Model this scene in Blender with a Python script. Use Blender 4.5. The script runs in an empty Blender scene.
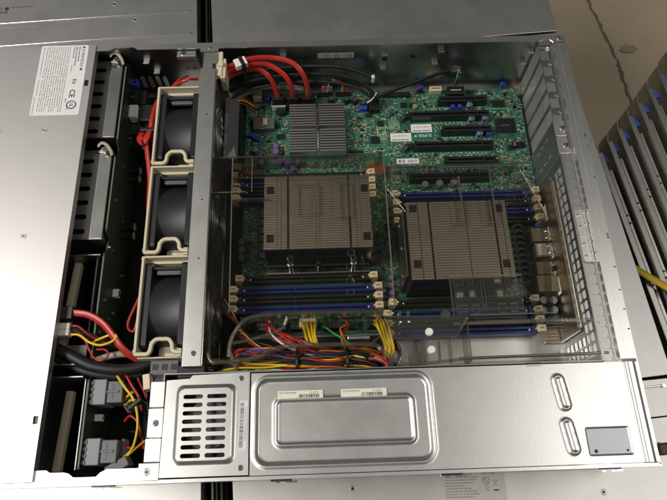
import bpy, bmesh, math, random
from mathutils import Vector, Matrix, Euler
S = 0.01                      # millimetres to scene units (1 unit = 100 mm)
R = random.Random(11)
COL = bpy.context.scene.collection
PI = math.pi

# ------------------------------------------------------------------ materials
def mat(name, base, metal=0.0, rough=0.5, var=0.0, vscale=6.0, rvar=0.0, bump=0.0, bscale=60.0, stretch=(1, 1, 1), spec=0.5, coat=0.0, dirt=None):
    m = bpy.data.materials.new(name); m.use_nodes = True
    nt = m.node_tree; b = nt.nodes['Principled BSDF']
    b.inputs['Base Color'].default_value = (*base, 1); b.inputs['Metallic'].default_value = metal
    b.inputs['Roughness'].default_value = rough; b.inputs['Specular IOR Level'].default_value = spec
    b.inputs['Coat Weight'].default_value = coat
    if var or rvar or bump or dirt:
        tc = nt.nodes.new('ShaderNodeTexCoord'); mp = nt.nodes.new('ShaderNodeMapping')
        mp.inputs['Scale'].default_value = stretch
        nt.links.new(tc.outputs['Object'], mp.inputs['Vector'])
        n = nt.nodes.new('ShaderNodeTexNoise'); n.inputs['Scale'].default_value = vscale; n.inputs['Detail'].default_value = 6
        n.inputs['Roughness'].default_value = 0.65
        nt.links.new(mp.outputs['Vector'], n.inputs['Vector'])
        if var:
            mx = nt.nodes.new('ShaderNodeMix'); mx.data_type = 'RGBA'
            mx.inputs['A'].default_value = (*[c * (1 - var) for c in base], 1)
            mx.inputs['B'].default_value = (*[min(1, c * (1 + var)) for c in base], 1)
            nt.links.new(n.outputs['Fac'], mx.inputs['Factor'])
            out = mx.outputs['Result']
            if dirt:
                n3 = nt.nodes.new('ShaderNodeTexNoise'); n3.inputs['Scale'].default_value = dirt[1]; n3.inputs['Detail'].default_value = 8
                nt.links.new(tc.outputs['Object'], n3.inputs['Vector'])
                rp = nt.nodes.new('ShaderNodeValToRGB'); rp.color_ramp.elements[0].position = dirt[2]; rp.color_ramp.elements[1].position = dirt[3]
                nt.links.new(n3.outputs['Fac'], rp.inputs['Fac'])
                m2 = nt.nodes.new('ShaderNodeMix'); m2.data_type = 'RGBA'; m2.inputs['B'].default_value = (*dirt[0], 1)
                nt.links.new(rp.outputs['Color'], m2.inputs['Factor']); nt.links.new(out, m2.inputs['A'])
                out = m2.outputs['Result']
            nt.links.new(out, b.inputs['Base Color'])
        if rvar:
            mr = nt.nodes.new('ShaderNodeMapRange'); mr.inputs['To Min'].default_value = max(0.02, rough - rvar); mr.inputs['To Max'].default_value = rough + rvar
            nt.links.new(n.outputs['Fac'], mr.inputs['Value']); nt.links.new(mr.outputs['Result'], b.inputs['Roughness'])
        if bump:
            n2 = nt.nodes.new('ShaderNodeTexNoise'); n2.inputs['Scale'].default_value = bscale; n2.inputs['Detail'].default_value = 4
            nt.links.new(mp.outputs['Vector'], n2.inputs['Vector'])
            bp = nt.nodes.new('ShaderNodeBump'); bp.inputs['Strength'].default_value = bump; bp.inputs['Distance'].default_value = 0.01
            nt.links.new(n2.outputs['Fac'], bp.inputs['Height']); nt.links.new(bp.outputs['Normal'], b.inputs['Normal'])
    return m

STEEL = mat('galvanised_steel', (.68, .675, .65), 1, .38, .06, 5, .03, .04, 90)
LID = mat('lid_steel', (.60, .58, .57), 1, .49, .05, 2.2, .03, .05, 70, (1, 7, 1))
UNDER = mat('lower_lid_steel', (.58, .57, .555), 1, .46, .08, 2.0, .06, .04, 60)
DARKSTEEL = mat('dark_steel', (.30, .30, .29), 1, .42, .12, 5, .06, .05, 80)
REAR = mat('rear_panel_steel', (.42, .42, .40), 1, .42, .06, 5)
PORT = mat('port_shell', (.34, .285, .205), .55, .45, .1, 8)
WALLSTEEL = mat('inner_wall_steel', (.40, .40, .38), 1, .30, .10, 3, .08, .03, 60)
RAILSTEEL = mat('slide_rail_steel', (.46, .45, .41), 1, .40, .15, 3, .1, .03, 60)
CHROME = mat('bright_metal', (.75, .73, .68), 1, .22, .05, 8)
FIN = mat('fin_aluminium', (.33, .30, .25), 1, .50, .10, 5, .06)
FINDK = mat('fin_core_shade', (.30, .27, .22), 1, .5)
FRONT = mat('dark_fin_front', (.16, .15, .15), 1, .16)
PCHFIN = mat('chipset_fin_aluminium', (.50, .50, .48), 1, .42, .06, 6)
GOLD = mat('shield_brass', (.40, .345, .26), 1, .42, .12, 6, .06)
COPPER = mat('copper_tape', (.30, .12, .06), .8, .5, .2, 10)
BLACK = mat('black_plastic', (.010, .010, .011), 0, .42, .2, 8)
FANBLK = mat('fan_black_plastic', (.013, .014, .016), 0, .46, .2, 5, .1, .03, 40)
RUBBER = mat('black_cable_sleeve', (.012, .012, .013), 0, .5, .2, 12, 0, .15, 140)
BEIGE = mat('beige_plastic', (.60, .53, .38), 0, .45, .08, 6)
LATCH = mat('latch_ivory', (.74, .62, .43), 0, .5, .12, 12)
BLUE = mat('slot_blue', (.012, .022, .15), 0, .38, .15, 8)
BLUEP = mat('blue_plastic', (.025, .055, .36), 0, .4)
WHITEP = mat('white_plastic', (.72, .71, .66), 0, .45, .05, 8)
GREYP = mat('grey_plastic', (.11, .11, .115), 0, .45, .1, 8)
RED = mat('red_cable', (.42, .024, .017), 0, .36, .12, 7)
DKRED = mat('red_wire', (.42, .02, .018), 0, .4)
YEL = mat('yellow_wire', (.68, .46, .015), 0, .4)
WBLK = mat('black_wire', (.014, .014, .014), 0, .42)
ORG = mat('orange_wire', (.62, .14, .015), 0, .42)
GRN = mat('green_wire', (.02, .28, .05), 0, .42)
WHT = mat('white_wire', (.68, .66, .60), 0, .42)
BLW = mat('blue_wire', (.02, .06, .30), 0, .42)
BRN = mat('brown_wire', (.13, .05, .025), 0, .42)
VIO = mat('violet_wire', (.05, .02, .10), 0, .42)
SCRATCH = mat('scratched_metal', (.62, .60, .58), .3, .5)
LABEL = mat('label_paper', (.74, .71, .71), 0, .55, .03, 8)
CREAM = mat('cream_label_paper', (.76, .74, .62), 0, .55, .03, 8)
OLDLABEL = mat('grey_label_paper', (.50, .47, .45), 0, .5, .05, 8)
INK = mat('label_ink', (.03, .03, .035), 0, .6)
FADEINK = mat('faded_ink', (.20, .19, .20), 0, .6)
SILK = mat('board_silkscreen', (.42, .54, .44), 0, .6)
CHIP = mat('chip_package', (.016, .016, .018), 0, .35, .2, 20)
SMDTAN = mat('ceramic_tan', (.28, .20, .12), 0, .5)
TIN = mat('solder_tin', (.62, .61, .57), 1, .32, .1, 20)
CAPTOP = mat('capacitor_top', (.62, .61, .63), 1, .35)
PURPLE = mat('capacitor_purple', (.16, .08, .30), 0, .4)
CYANP = mat('capacitor_blue', (.03, .25, .55), 0, .4)
GREENPCB = mat('backplane_green', (.004, .016, .008), 0, .5, .25, 10)
STRAP = mat('yellow_strap', (.62, .42, .02), 0, .5, .15, 8, 0, .2, 120)
MAROON = mat('maroon_plastic', (.10, .018, .018), 0, .45)
FOAM = mat('beige_bar_plastic', (.40, .35, .25), 0, .6, .08, 10)
TABLE = mat('table_laminate', (.035, .033, .03), 0, .6, .2, 3)
BUMPER = mat('white_rubber_bumper', (.75, .76, .73), 0, .5)

def pcb_mat():
    m = bpy.data.materials.new('green_circuit_board'); m.use_nodes = True
    nt = m.node_tree; N = nt.nodes; L = nt.links; b = N['Principled BSDF']
    tc = N.new('ShaderNodeTexCoord')
    def noise(sc, mapping=None):
        n = N.new('ShaderNodeTexNoise'); n.inputs['Scale'].default_value = sc; n.inputs['Detail'].default_value = 5
        L.new((mapping or tc).outputs[0 if mapping else 'Object'], n.inputs['Vector']); return n
    br = N.new('ShaderNodeTexBrick'); br.inputs['Scale'].default_value = 5.0
    br.inputs['Color1'].default_value = (.017, .088, .052, 1); br.inputs['Color2'].default_value = (.038, .145, .09, 1)
    br.inputs['Mortar'].default_value = (.045, .16, .095, 1); br.inputs['Mortar Size'].default_value = .012
    br.inputs['Brick Width'].default_value = .42; br.inputs['Row Height'].default_value = .31; br.offset = .37
    L.new(tc.outputs['Object'], br.inputs['Vector'])
    mp = N.new('ShaderNodeMapping'); mp.inputs['Scale'].default_value = (3, 60, 1); mp.inputs['Rotation'].default_value = (0, 0, .0)
    L.new(tc.outputs['Object'], mp.inputs['Vector'])
    tr = noise(1.0, mp)
    rp = N.new('ShaderNodeValToRGB'); rp.color_ramp.elements[0].position = .5; rp.color_ramp.elements[1].position = .56
    L.new(tr.outputs['Fac'], rp.inputs['Fac'])
    msk = noise(2.2); rm = N.new('ShaderNodeValToRGB'); rm.color_ramp.elements[0].position = .46; rm.color_ramp.elements[1].position = .56
    L.new(msk.outputs['Fac'], rm.inputs['Fac'])
    mul = N.new('ShaderNodeMath'); mul.operation = 'MULTIPLY'; L.new(rp.outputs['Color'], mul.inputs[0]); L.new(rm.outputs['Color'], mul.inputs[1])
    mx = N.new('ShaderNodeMix'); mx.data_type = 'RGBA'; mx.inputs['B'].default_value = (.055, .18, .11, 1)
    L.new(mul.outputs[0], mx.inputs['Factor']); L.new(br.outputs['Color'], mx.inputs['A'])
    L.new(mx.outputs['Result'], b.inputs['Base Color']); b.inputs['Roughness'].default_value = .38; b.inputs['Coat Weight'].default_value = .15
    return m
PCB = pcb_mat()

def clear_mat(name, tint, haze, gloss_rough=.12, edge=.5):
    m = bpy.data.materials.new(name); m.use_nodes = True
    nt = m.node_tree; N = nt.nodes; L = nt.links
    N.remove(N['Principled BSDF']); out = N['Material Output']
    t = N.new('ShaderNodeBsdfTransparent'); t.inputs['Color'].default_value = (*tint, 1)
    d = N.new('ShaderNodeBsdfDiffuse'); d.inputs['Color'].default_value = (.36, .34, .28, 1)
    g = N.new('ShaderNodeBsdfGlossy'); g.inputs['Roughness'].default_value = gloss_rough; g.inputs['Color'].default_value = (.9, .9, .87, 1)
    tc = N.new('ShaderNodeTexCoord'); n = N.new('ShaderNodeTexNoise'); n.inputs['Scale'].default_value = 3; n.inputs['Detail'].default_value = 7
    L.new(tc.outputs['Object'], n.inputs['Vector'])
    mr = N.new('ShaderNodeMapRange'); mr.inputs['To Min'].default_value = haze * .4; mr.inputs['To Max'].default_value = haze * 1.6
    L.new(n.outputs['Fac'], mr.inputs['Value'])
    m1 = N.new('ShaderNodeMixShader'); L.new(mr.outputs['Result'], m1.inputs[0]); L.new(t.outputs[0], m1.inputs[1]); L.new(d.outputs[0], m1.inputs[2])
    fr = N.new('ShaderNodeLayerWeight'); fr.inputs['Blend'].default_value = edge
    mr2 = N.new('ShaderNodeMapRange'); mr2.inputs['To Min'].default_value = .01; mr2.inputs['To Max'].default_value = .5
    L.new(fr.outputs['Fresnel'], mr2.inputs['Value'])
    m2 = N.new('ShaderNodeMixShader'); L.new(mr2.outputs['Result'], m2.inputs[0]); L.new(m1.outputs[0], m2.inputs[1]); L.new(g.outputs[0], m2.inputs[2])
    L.new(m2.outputs[0], out.inputs['Surface'])
    return m
CLEAR = clear_mat('smoky_clear_plastic', (.925, .91, .88), .003, .04, .25)
CLEARRIM = clear_mat('clear_plastic_rim', (.80, .79, .76), .10, .08, .5)
FROST = clear_mat('frosted_clear_plastic', (.88, .88, .86), .05, .1, .5)
CLEARHI = clear_mat('clear_plastic_painted_glint', (.80, .80, .78), .30, .1, .5)  # paler haze paints highlights and glints into the plastic
CLEARTIE = clear_mat('clear_cable_tie', (.6, .58, .55), .4, .2, .4)

def concrete_mat():
    m = mat('concrete', (.54, .44, .31), 0, .75, .26, .35, .1, .1, 8, dirt=((.30, .24, .165), .22, .60, .74))
    return m
CONC = concrete_mat()
CRACK = mat('crack_dirt', (.20, .16, .11), 0, .9)

# ------------------------------------------------------------------ mesh builder
def lerp(a, b, t): return a + (b - a) * t
def spline(pts, sub=6, closed=False):
    P = [Vector(p) for p in pts]; n = len(P)
    if n < 3 or sub < 2: return P
    out = []
    for i in range(n if closed else n - 1):
        p0 = P[(i - 1) % n] if closed or i > 0 else P[0] * 2 - P[1]
        p1 = P[i]; p2 = P[(i + 1) % n]
        p3 = P[(i + 2) % n] if closed or i + 2 < n else P[-1] * 2 - P[-2]
        for k in range(sub):
            t = k / sub
            out.append(0.5 * ((2 * p1) + (-p0 + p2) * t + (2 * p0 - 5 * p1 + 4 * p2 - p3) * t * t + (-p0 + 3 * p1 - 3 * p2 + p3) * t ** 3))
    if not closed: out.append(P[-1])
    return out
def rr(x0, x1, y0, y1, r, n=5):
    o = []
    for cx, cy, a in ((x1 - r, y1 - r, 0), (x0 + r, y1 - r, 90), (x0 + r, y0 + r, 180), (x1 - r, y0 + r, 270)):
        for k in range(n + 1):
            t = math.radians(a + 90 * k / n); o.append((cx + r * math.cos(t), cy + r * math.sin(t)))
    return o
def circ(cx, cy, r, n=20): return [(cx + r * math.cos(2 * PI * k / n), cy + r * math.sin(2 * PI * k / n)) for k in range(n)]
_bc = {}
def cut_plate(loops, th):
    cu = bpy.data.curves.new('outline', 'CURVE'); cu.dimensions = '2D'; cu.fill_mode = 'BOTH'; cu.extrude = th / 2
    for lp in loops:
        sp = cu.splines.new('POLY'); sp.points.add(len(lp) - 1); sp.use_cyclic_u = True
        for p, q in zip(sp.points, lp): p.co = (q[0], q[1], 0, 1)
    o = bpy.data.objects.new('outline', cu); COL.objects.link(o)
    dg = bpy.context.evaluated_depsgraph_get()
    me = bpy.data.meshes.new_from_object(o.evaluated_get(dg))
    vs = [tuple(v.co) for v in me.vertices]; fs = [tuple(p.vertices) for p in me.polygons]
    bpy.data.objects.remove(o); bpy.data.curves.remove(cu); bpy.data.meshes.remove(me)
    return vs, fs
_tx = {}
def text_mesh(s, size, th=.04, bold=0):
    cu = bpy.data.curves.new('writing', 'FONT'); cu.body = s; cu.size = size; cu.extrude = th; cu.offset = bold
    cu.align_x = 'LEFT'; cu.resolution_u = 2
    o = bpy.data.objects.new('writing', cu); COL.objects.link(o)
    dg = bpy.context.evaluated_depsgraph_get()
    me = bpy.data.meshes.new_from_object(o.evaluated_get(dg))
    vs = [tuple(v.co) for v in me.vertices]; fs = [tuple(p.vertices) for p in me.polygons]
    bpy.data.objects.remove(o); bpy.data.curves.remove(cu); bpy.data.meshes.remove(me)
    return vs, fs

class MB:
    def __init__(s): s.v = []; s.f = []; s.m = []; s.sm = []; s.mats = []; s.T = None
    def add(s, vs, fs, m, smooth=False):
        b = len(s.v)
        s.v += [tuple(s.T @ Vector(p)) for p in vs] if s.T else [tuple(p) for p in vs]
        if m not in s.mats: s.mats.append(m)
        i = s.mats.index(m)
        for f in fs: s.f.append(tuple(b + k for k in f)); s.m.append(i); s.sm.append(smooth)
        return s
    def box(s, x0, x1, y0, y1, z0, z1, m, b=0):
        x0, x1 = min(x0, x1), max(x0, x1); y0, y1 = min(y0, y1), max(y0, y1); z0, z1 = min(z0, z1), max(z0, z1)
        if not b:
            vs = [(x, y, z) for z in (z0, z1) for y in (y0, y1) for x in (x0, x1)]
            return s.add(vs, [(0, 2, 3, 1), (4, 5, 7, 6), (0, 1, 5, 4), (2, 6, 7, 3), (0, 4, 6, 2), (1, 3, 7, 5)], m)
        b = min(b, (x1 - x0) * .45, (y1 - y0) * .45, (z1 - z0) * .45)
        bm = bmesh.new(); bmesh.ops.create_cube(bm, size=1)
        for v in bm.verts: v.co = ((x0 + x1) / 2 + v.co.x * (x1 - x0), (y0 + y1) / 2 + v.co.y * (y1 - y0), (z0 + z1) / 2 + v.co.z * (z1 - z0))
        bmesh.ops.bevel(bm, geom=list(bm.edges), offset=b, segments=2, affect='EDGES', profile=.5)
        bm.verts.index_update()
        vs = [tuple(v.co) for v in bm.verts]; fs = [tuple(v.index for v in f.verts) for f in bm.faces]; bm.free()
        return s.add(vs, fs, m)
    def prism(s, poly, a0, a1, m, axis='z'):
        n = len(poly)
        mp = {'z': lambda u, v, w: (u, v, w), 'y': lambda u, v, w: (u, w, v), 'x': lambda u, v, w: (w, u, v)}[axis]
        vs = [mp(u, v, a0) for u, v in poly] + [mp(u, v, a1) for u, v in poly]
        fs = [tuple(range(n - 1, -1, -1)), tuple(range(n, 2 * n))] + [(i, (i + 1) % n, n + (i + 1) % n, n + i) for i in range(n)]
        return s.add(vs, fs, m)
    def plate(s, loops, th, fn, m):
        vs, fs = cut_plate(loops, th)
        return s.add([fn(*v) for v in vs], fs, m)
    def cyl(s, c, r, h, m, axis='z', n=16, r2=None, ch=0, mtop=None):
        r2 = r if r2 is None else r2
        rings = [(r, 0), (r2, h)] if not ch else [(r, 0), (r2, h - ch), (r2 - ch, h)]
        mp = {'z': lambda a, b, d: (a, b, d), 'y': lambda a, b, d: (a, d, b), 'x': lambda a, b, d: (d, a, b)}[axis]
        vs = []
        for q, d in rings:
            for k in range(n):
                t = 2 * PI * k / n; p = mp(q * math.cos(t), q * math.sin(t), d); vs.append((c[0] + p[0], c[1] + p[1], c[2] + p[2]))
        fs = []
        for j in range(len(rings) - 1):
            for k in range(n): fs.append((j * n + k, j * n + (k + 1) % n, (j + 1) * n + (k + 1) % n, (j + 1) * n + k))
        s.add(vs, fs, m, True)
        top = [vs[(len(rings) - 1) * n + k] for k in range(n)]; bot = [vs[k] for k in range(n)]
        s.add(top, [tuple(range(n))], mtop or m); s.add(bot, [tuple(range(n - 1, -1, -1))], m)
        return s
    def sweep(s, pts, prof, m, up=(0, 0, 1), sub=6, closed=False, smooth=True, widthdir=None):
        """prof: list of (side, up) offsets; frames keep 'up' as close as they can, or follow a fixed side direction."""
        P = spline(pts, sub, closed); n = len(P); k = len(prof); vs = []
        last = None
        for i in range(n):
            if closed: t = P[(i + 1) % n] - P[i - 1]
            else: t = P[min(i + 1, n - 1)] - P[max(i - 1, 0)]
            t = t.normalized() if t.length > 1e-9 else Vector((1, 0, 0))
            if widthdir is not None:
                wd = Vector(widthdir[min(i * len(widthdir) // n, len(widthdir) - 1)]) if isinstance(widthdir, list) else Vector(widthdir)
                sd = wd - t * wd.dot(t)
                if sd.length < 1e-3: sd = last or Vector((1, 0, 0))
                sd.normalize(); last = sd; u = sd.cross(t).normalized()
            else:
                u0 = Vector(up); sd = t.cross(u0)
                if sd.length < 1e-2: sd = last or t.cross(Vector((0, 1, 0.01)))
                sd.normalize(); last = sd; u = sd.cross(t).normalized()
            for a, b in prof: vs.append(tuple(P[i] + sd * a + u * b))
        fs = []
        for i in range(n if closed else n - 1):
            j = (i + 1) % n
            for q in range(k): fs.append((i * k + q, i * k + (q + 1) % k, j * k + (q + 1) % k, j * k + q))
        s.add(vs, fs, m, smooth)
        if not closed:
            s.add(vs[:k], [tuple(range(k))], m); s.add(vs[-k:], [tuple(range(k - 1, -1, -1))], m)
        return s
    def tube(s, pts, r, m, n=8, sub=6, closed=False):
        return s.sweep(pts, [(r * math.cos(2 * PI * k / n), r * math.sin(2 * PI * k / n)) for k in range(n)], m, sub=sub, closed=closed)
    def ribbon(s, pts, w, t, m, wd, sub=7):
        h = w / 2; e = t / 2; c = min(e * .7, .5)
        prof = [(-h + c, -e), (h - c, -e), (h, -e + c), (h, e - c), (h - c, e), (-h + c, e), (-h, e - c), (-h, -e + c)]
        return s.sweep(pts, prof, m, sub=sub, widthdir=wd)
    def torus(s, c, Rr, r, m, axis='z', n=28, k=8):
        vs = []
        for i in range(n):
            a = 2 * PI * i / n
            for j in range(k):
                b = 2 * PI * j / k; q = Rr + r * math.cos(b); p = (q * math.cos(a), q * math.sin(a), r * math.sin(b))
                p = {'z': p, 'x': (p[2], p[0], p[1]), 'y': (p[0], p[2], p[1])}[axis]
                vs.append((c[0] + p[0], c[1] + p[1], c[2] + p[2]))
        fs = [(i * k + j, ((i + 1) % n) * k + j, ((i + 1) % n) * k + (j + 1) % k, i * k + (j + 1) % k) for i in range(n) for j in range(k)]
        return s.add(vs, fs, m, True)
    def text(s, txt, size, at, m, ang=0, bold=0, th=.04, width=None):
        vs, fs = text_mesh(txt, size, th, bold)
        if width and vs:
            w = max(v[0] for v in vs); k = width / w; vs = [(v[0] * k, v[1], v[2]) for v in vs]
        ca, sa = math.cos(math.radians(ang)), math.sin(math.radians(ang))
        return s.add([(at[0] + v[0] * ca - v[1] * sa, at[1] + v[0] * sa + v[1] * ca, at[2] + v[2]) for v in vs], fs, m)
    def screw(s, x, y, z, r=2.6, m=None):
        m = m or CHROME
        s.cyl((x, y, z), r, r * .45, m, n=18, ch=r * .3)
        for a in (.4, .4 + PI / 2):
            T = s.T; s.T = (T or Matrix()) @ Matrix.Translation((x, y, 0)) @ Matrix.Rotation(a, 4, 'Z')
            s.box(-r * .55, r * .55, -r * .12, r * .12, z + r * .42, z + r * .47, INK); s.T = T
        return s
    def build(s, name, parent=None, org=None, label=None, kind=None):
        me = bpy.data.meshes.new(name)
        o = bpy.data.objects.new(name, me); COL.objects.link(o)
        g = Vector((0, 0, 0))
        if parent is not None:
            o.parent = parent; g = Vector(parent.get('_o', (0, 0, 0)))
        elif org: g = Vector(org); o.location = g * S
        if parent is not None: o['_o'] = tuple(g)
        me.from_pydata([((v[0] - g[0]) * S, (v[1] - g[1]) * S, (v[2] - g[2]) * S) for v in s.v], [], s.f)
        for m in s.mats: me.materials.append(m)
        me.polygons.foreach_set('material_index', s.m); me.polygons.foreach_set('use_smooth', s.sm)
        me.update()
        bm = bmesh.new(); bm.from_mesh(me); bmesh.ops.recalc_face_normals(bm, faces=bm.faces); bm.to_mesh(me); bm.free()
        if label: o['label'] = label
        if kind: o['kind'] = kind
        return o

def thing(name, label, cat, loc=(0, 0, 0), rot=0, group=None):
    """An Empty at the base; its parts are authored in world millimetres when rot is 0 and '_o' holds the base point."""
    o = bpy.data.objects.new(name, None); COL.objects.link(o); o.empty_display_size = .1
    o.location = Vector(loc) * S; o.rotation_euler = (0, 0, rot); o['label'] = label; o['category'] = cat; o['_o'] = tuple(float(c) for c in loc)
    if group: o['group'] = group
    return o
def tag(o, label, cat, group=None):
    o['label'] = label; o['category'] = cat
    if group: o['group'] = group
    return o
def kids(o): return [c for c in bpy.data.objects if c.parent == o]
def dup(root, dloc, label=None, group=None):
    r = root.copy(); COL.objects.link(r); r.location = Vector(root.location) + Vector(dloc) * S
    if label: r['label'] = label
    if group: r['group'] = group
    for ch in kids(root):
        c = ch.copy(); COL.objects.link(c); c.parent = r
        for g in kids(ch):
            d = g.copy(); COL.objects.link(d); d.parent = c
    return r
XY = lambda z: (lambda u, v, w: (u, v, z + w))
YZ = lambda x: (lambda u, v, w: (x + w, u, v))        # plate in the y-z plane
XZ = lambda y: (lambda u, v, w: (u, y + w, v))
def dashes(mb, x0, x1, y, z, h, m, ang=0, rnd=R, wmin=1.2, wmax=4.5, gap=.7, T=None):
    """a line of unreadably small print: word-long strokes broken into letter-like ticks"""
    x = x0
    while x < x1:
        w = min(rnd.uniform(wmin, wmax), x1 - x)
        if w < .4: break
        q = x
        while q < x + w:
            lw = rnd.uniform(.35, .7); hh = h * rnd.uniform(.65, 1)
            mb.box(q, min(q + lw, x + w), y, y + hh, z, z + .05, m); q += lw + .22
        x += w + gap
def barcode(mb, x0, x1, y0, y1, z, m, rnd=R):
    x = x0
    while x < x1:
        w = rnd.choice((.25, .25, .5, .75)); mb.box(x, min(x + w, x1), y0, y1, z, z + .05, m); x += w + rnd.choice((.3, .3, .55))

# ================================================================== THE OPEN SERVER: CHASSIS
H = 86.0
ch = thing('server_chassis', 'open steel rack server case, rear cover off, lying on the closed servers', 'server case', (-350, 218, 0))
b = MB(); b.box(-700, -.6, 1.2, 435.6, 0, 1.2, STEEL); b.build('base_tray', ch)
b = MB(); b.box(-640, -436, 6, 432, 1.6, 2.4, BLACK); b.build('shade_sheet', ch)  # added black sheet, stands in for shade on the front of the tray
b = MB(); b.box(-372, -353, 90, 425, 1.6, 2.4, BLACK); b.build('shade_sheet', ch)  # black strip beside the fan wall, added to darken the steel there
b = MB(); b.box(-352.5, -204, 88, 134, 1.6, 2.4, BLACK); b.build('shade_sheet', ch)  # added black strip, paints the dark under the wire looms
# far side wall with inward flange
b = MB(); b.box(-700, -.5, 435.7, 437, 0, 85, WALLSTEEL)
b.build('far_wall', ch)
b = MB()
fl = [(-700, 437), (-513, 437), (-505, 437), (1, 437), (1, 428.5), (-12.5, 428.5), (-15.5, 432.2), (-23, 432.2), (-26, 430.6), (-371, 430.6), (-372, 426), (-390, 426), (-391, 430.6), (-457, 430.6), (-462, 434), (-482, 434), (-488, 430), (-505, 430), (-508, 426), (-512, 426), (-512, 430), (-700, 430)]
b.plate([fl, circ(-379, 431.2, 1.2), circ(-6, 432.5, 1.0)], 1.3, XY(86), STEEL)
b.box(-700, 1, 436.9, 437.9, 80, 86.6, STEEL)
b.build('side_flange', ch)
b = MB(); b.screw(-5.5, 433, 86.6, 2.7); b.build('screw', ch)
b = MB(); b.screw(-381, 431.3, 86.6, 1.9, STEEL); b.build('screw', ch)
# screw block under the flange and embossed hooks of the far wall
b = MB(); b.box(-416, -396, 423.5, 430.5, 82, 83.5, STEEL, .3); b.box(-413, -396, 430.2, 435.6, 52, 82.8, DARKSTEEL, .4); b.box(-416, -396, 422.5, 423.6, 79, 83.5, STEEL)
b.screw(-409, 427, 83.5, 3.0); b.cyl((-408, 422.6, 66), 1.3, -1, CHROME, 'y'); b.cyl((-400, 422.6, 66), 1.3, -1, CHROME, 'y')
b.build('mounting_bracket', ch)
for x, z in ((-455, 62), (-448, 45), (-192, 68), (-192, 44), (-130, 70), (-134, 50), (-30, 66), (-33, 48), (-304, 66)):
    b = MB(); b.box(x - 3.2, x + 3.2, 431.6, 435.7, z - .5, z + .5, STEEL, .2); b.box(x - 3.2, x + 3.2, 431.0, 432, z - .5, z + 2.2, STEEL, .2); b.build('hook_tab', ch)
b = MB(); b.cyl((-160, 435.65, 60), 2.6, -.4, BLACK, 'y'); b.build('wall_hole', ch)
b = MB(); b.cyl((-191, 435.65, 57), 3.2, -.4, BLACK, 'y'); b.build('wall_hole', ch)
for i in range(4):
    b = MB(); b.plate([rr(-470 + i * 8.5, -465.5 + i * 8.5, 17, 36, 2.2)], .5, XZ(435.3), mat('painted_lit_outside', (.30, .30, .29), 0, .7) if i == 0 else bpy.data.materials['painted_lit_outside']); b.build('wall_vent', ch)  # pale plates stand in for the lit outside seen through the holes
# sticker strip on the far wall
b = MB(); b.box(-266, -226, 435.2, 435.6, 61, 68.5, OLDLABEL)
b.torus((-245, 435.1, 64.7), 2.4, .35, FADEINK, 'y', 20, 5); b.torus((-254, 435.1, 64.7), 2.2, .25, FADEINK, 'y', 16, 5); b.torus((-258, 435.1, 64.7), 2.2, .25, FADEINK, 'y', 16, 5)
b.box(-246.6, -243.4, 435.0, 435.2, 64.2, 65.1, FADEINK)
for x in (-238, -236): b.box(x, x + .5, 435.05, 435.2, 62.5, 67, FADEINK)
b.torus((-231, 435.1, 64.7), 2.0, .35, FADEINK, 'y', 16, 5); b.box(-229.3, -228.6, 435, 435.2, 62.3, 67.2, FADEINK); b.box(-234, -233, 435, 435.2, 63, 66, FADEINK)
b.build('wall_sticker', ch)
# near wall, with the rolled lip along its top
b = MB(); b.box(-700, -.5, 0, 1.2, 0, 84.4, STEEL); b.build('near_wall', ch)
b = MB()
b.plate([[(-700, -.5), (-418.5, -.5), (-418.5, 10.5), (-444, 10.5), (-449, 8), (-452, 5), (-470, 5), (-474, 8), (-478, 9), (-489, 9), (-492, 11), (-502, 11), (-502, 2), (-700, 2)], circ(-412, 5, .5)], 1.3, XY(85.2), STEEL) if False else None
b.plate([[(-700, -.5), (-405, -.5), (-405, 10.5), (-444, 10.5), (-449, 8), (-452, 5), (-470, 5), (-474, 8), (-478, 9), (-489, 9), (-492, 11), (-502, 11), (-502, 2), (-700, 2)]], 1.3, XY(85.2), STEEL)
b.box(-700, 2, -1.4, -.4, 79, 85.8, STEEL); b.box(-404.5, 2, -.4, 1.2, 84.6, 85.9, STEEL)
b.build('lower_flange', ch)
for x, w in ((-455, 18), (-313, 17), (-176, 17), (-48, 17)):
    b = MB(); b.box(x, x + w, -2.6, -1.5, 82, 85.2, BLACK); b.box(x - .5, x + w + .5, -3.2, -2.5, 78.5, 81, CHROME, .2); b.box(x + w * .25, x + w * .4, -4.2, -2.7, 77.5, 78.6, CHROME); b.box(x + w * .7, x + w + 4, -4.0, -2.7, 77.2, 78.2, CHROME)
    b.build('spring_clip', ch)
# front cover sheet with its big sticker
b = MB()
holes = [[(-507.5, 384), (-503.5, 384), (-503.5, 391.5), (-507.5, 391.5)], [(-507.5, 47), (-503.5, 47), (-503.5, 53.5), (-507.5, 53.5)]]
b.plate([[(-700, 2.5), (-501, 2.5), (-501, 436.5), (-700, 436.5)]] + holes, 1.2, XY(87.6), LID)
for lp in holes: b.prism(lp, 86.2, 86.6, BLACK)
b.box(-502.2, -501, 2.5, 436.5, 80, 87, LID)
for k in range(30):
    px, py = R.uniform(-630, -515), R.choice((R.uniform(150, 340), R.uniform(205, 235), R.uniform(318, 345))); a = R.gauss(.05, .35); l = R.uniform(2, 16) * (2 if k % 6 == 0 else 1); T = Matrix.Translation((px, py, 0)) @ Matrix.Rotation(a, 4, 'Z'); b.T = T; b.box(0, l, 0, R.uniform(.08, .2), 88.2, 88.225, SCRATCH); b.T = None
b.build('front_cover', ch)
for px, py in ((-540, 331), (-586, 331), (-542, 216), (-547, 105)):
    b = MB(); b.torus((px, py, 88.2), 2.6, .35, LID); b.cyl((px, py, 88.2), 1.5, .25, CHROME, n=14); b.cyl((px, py, 88.3), .8, .3, BLACK, n=10); b.build('rivet', ch)
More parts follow.
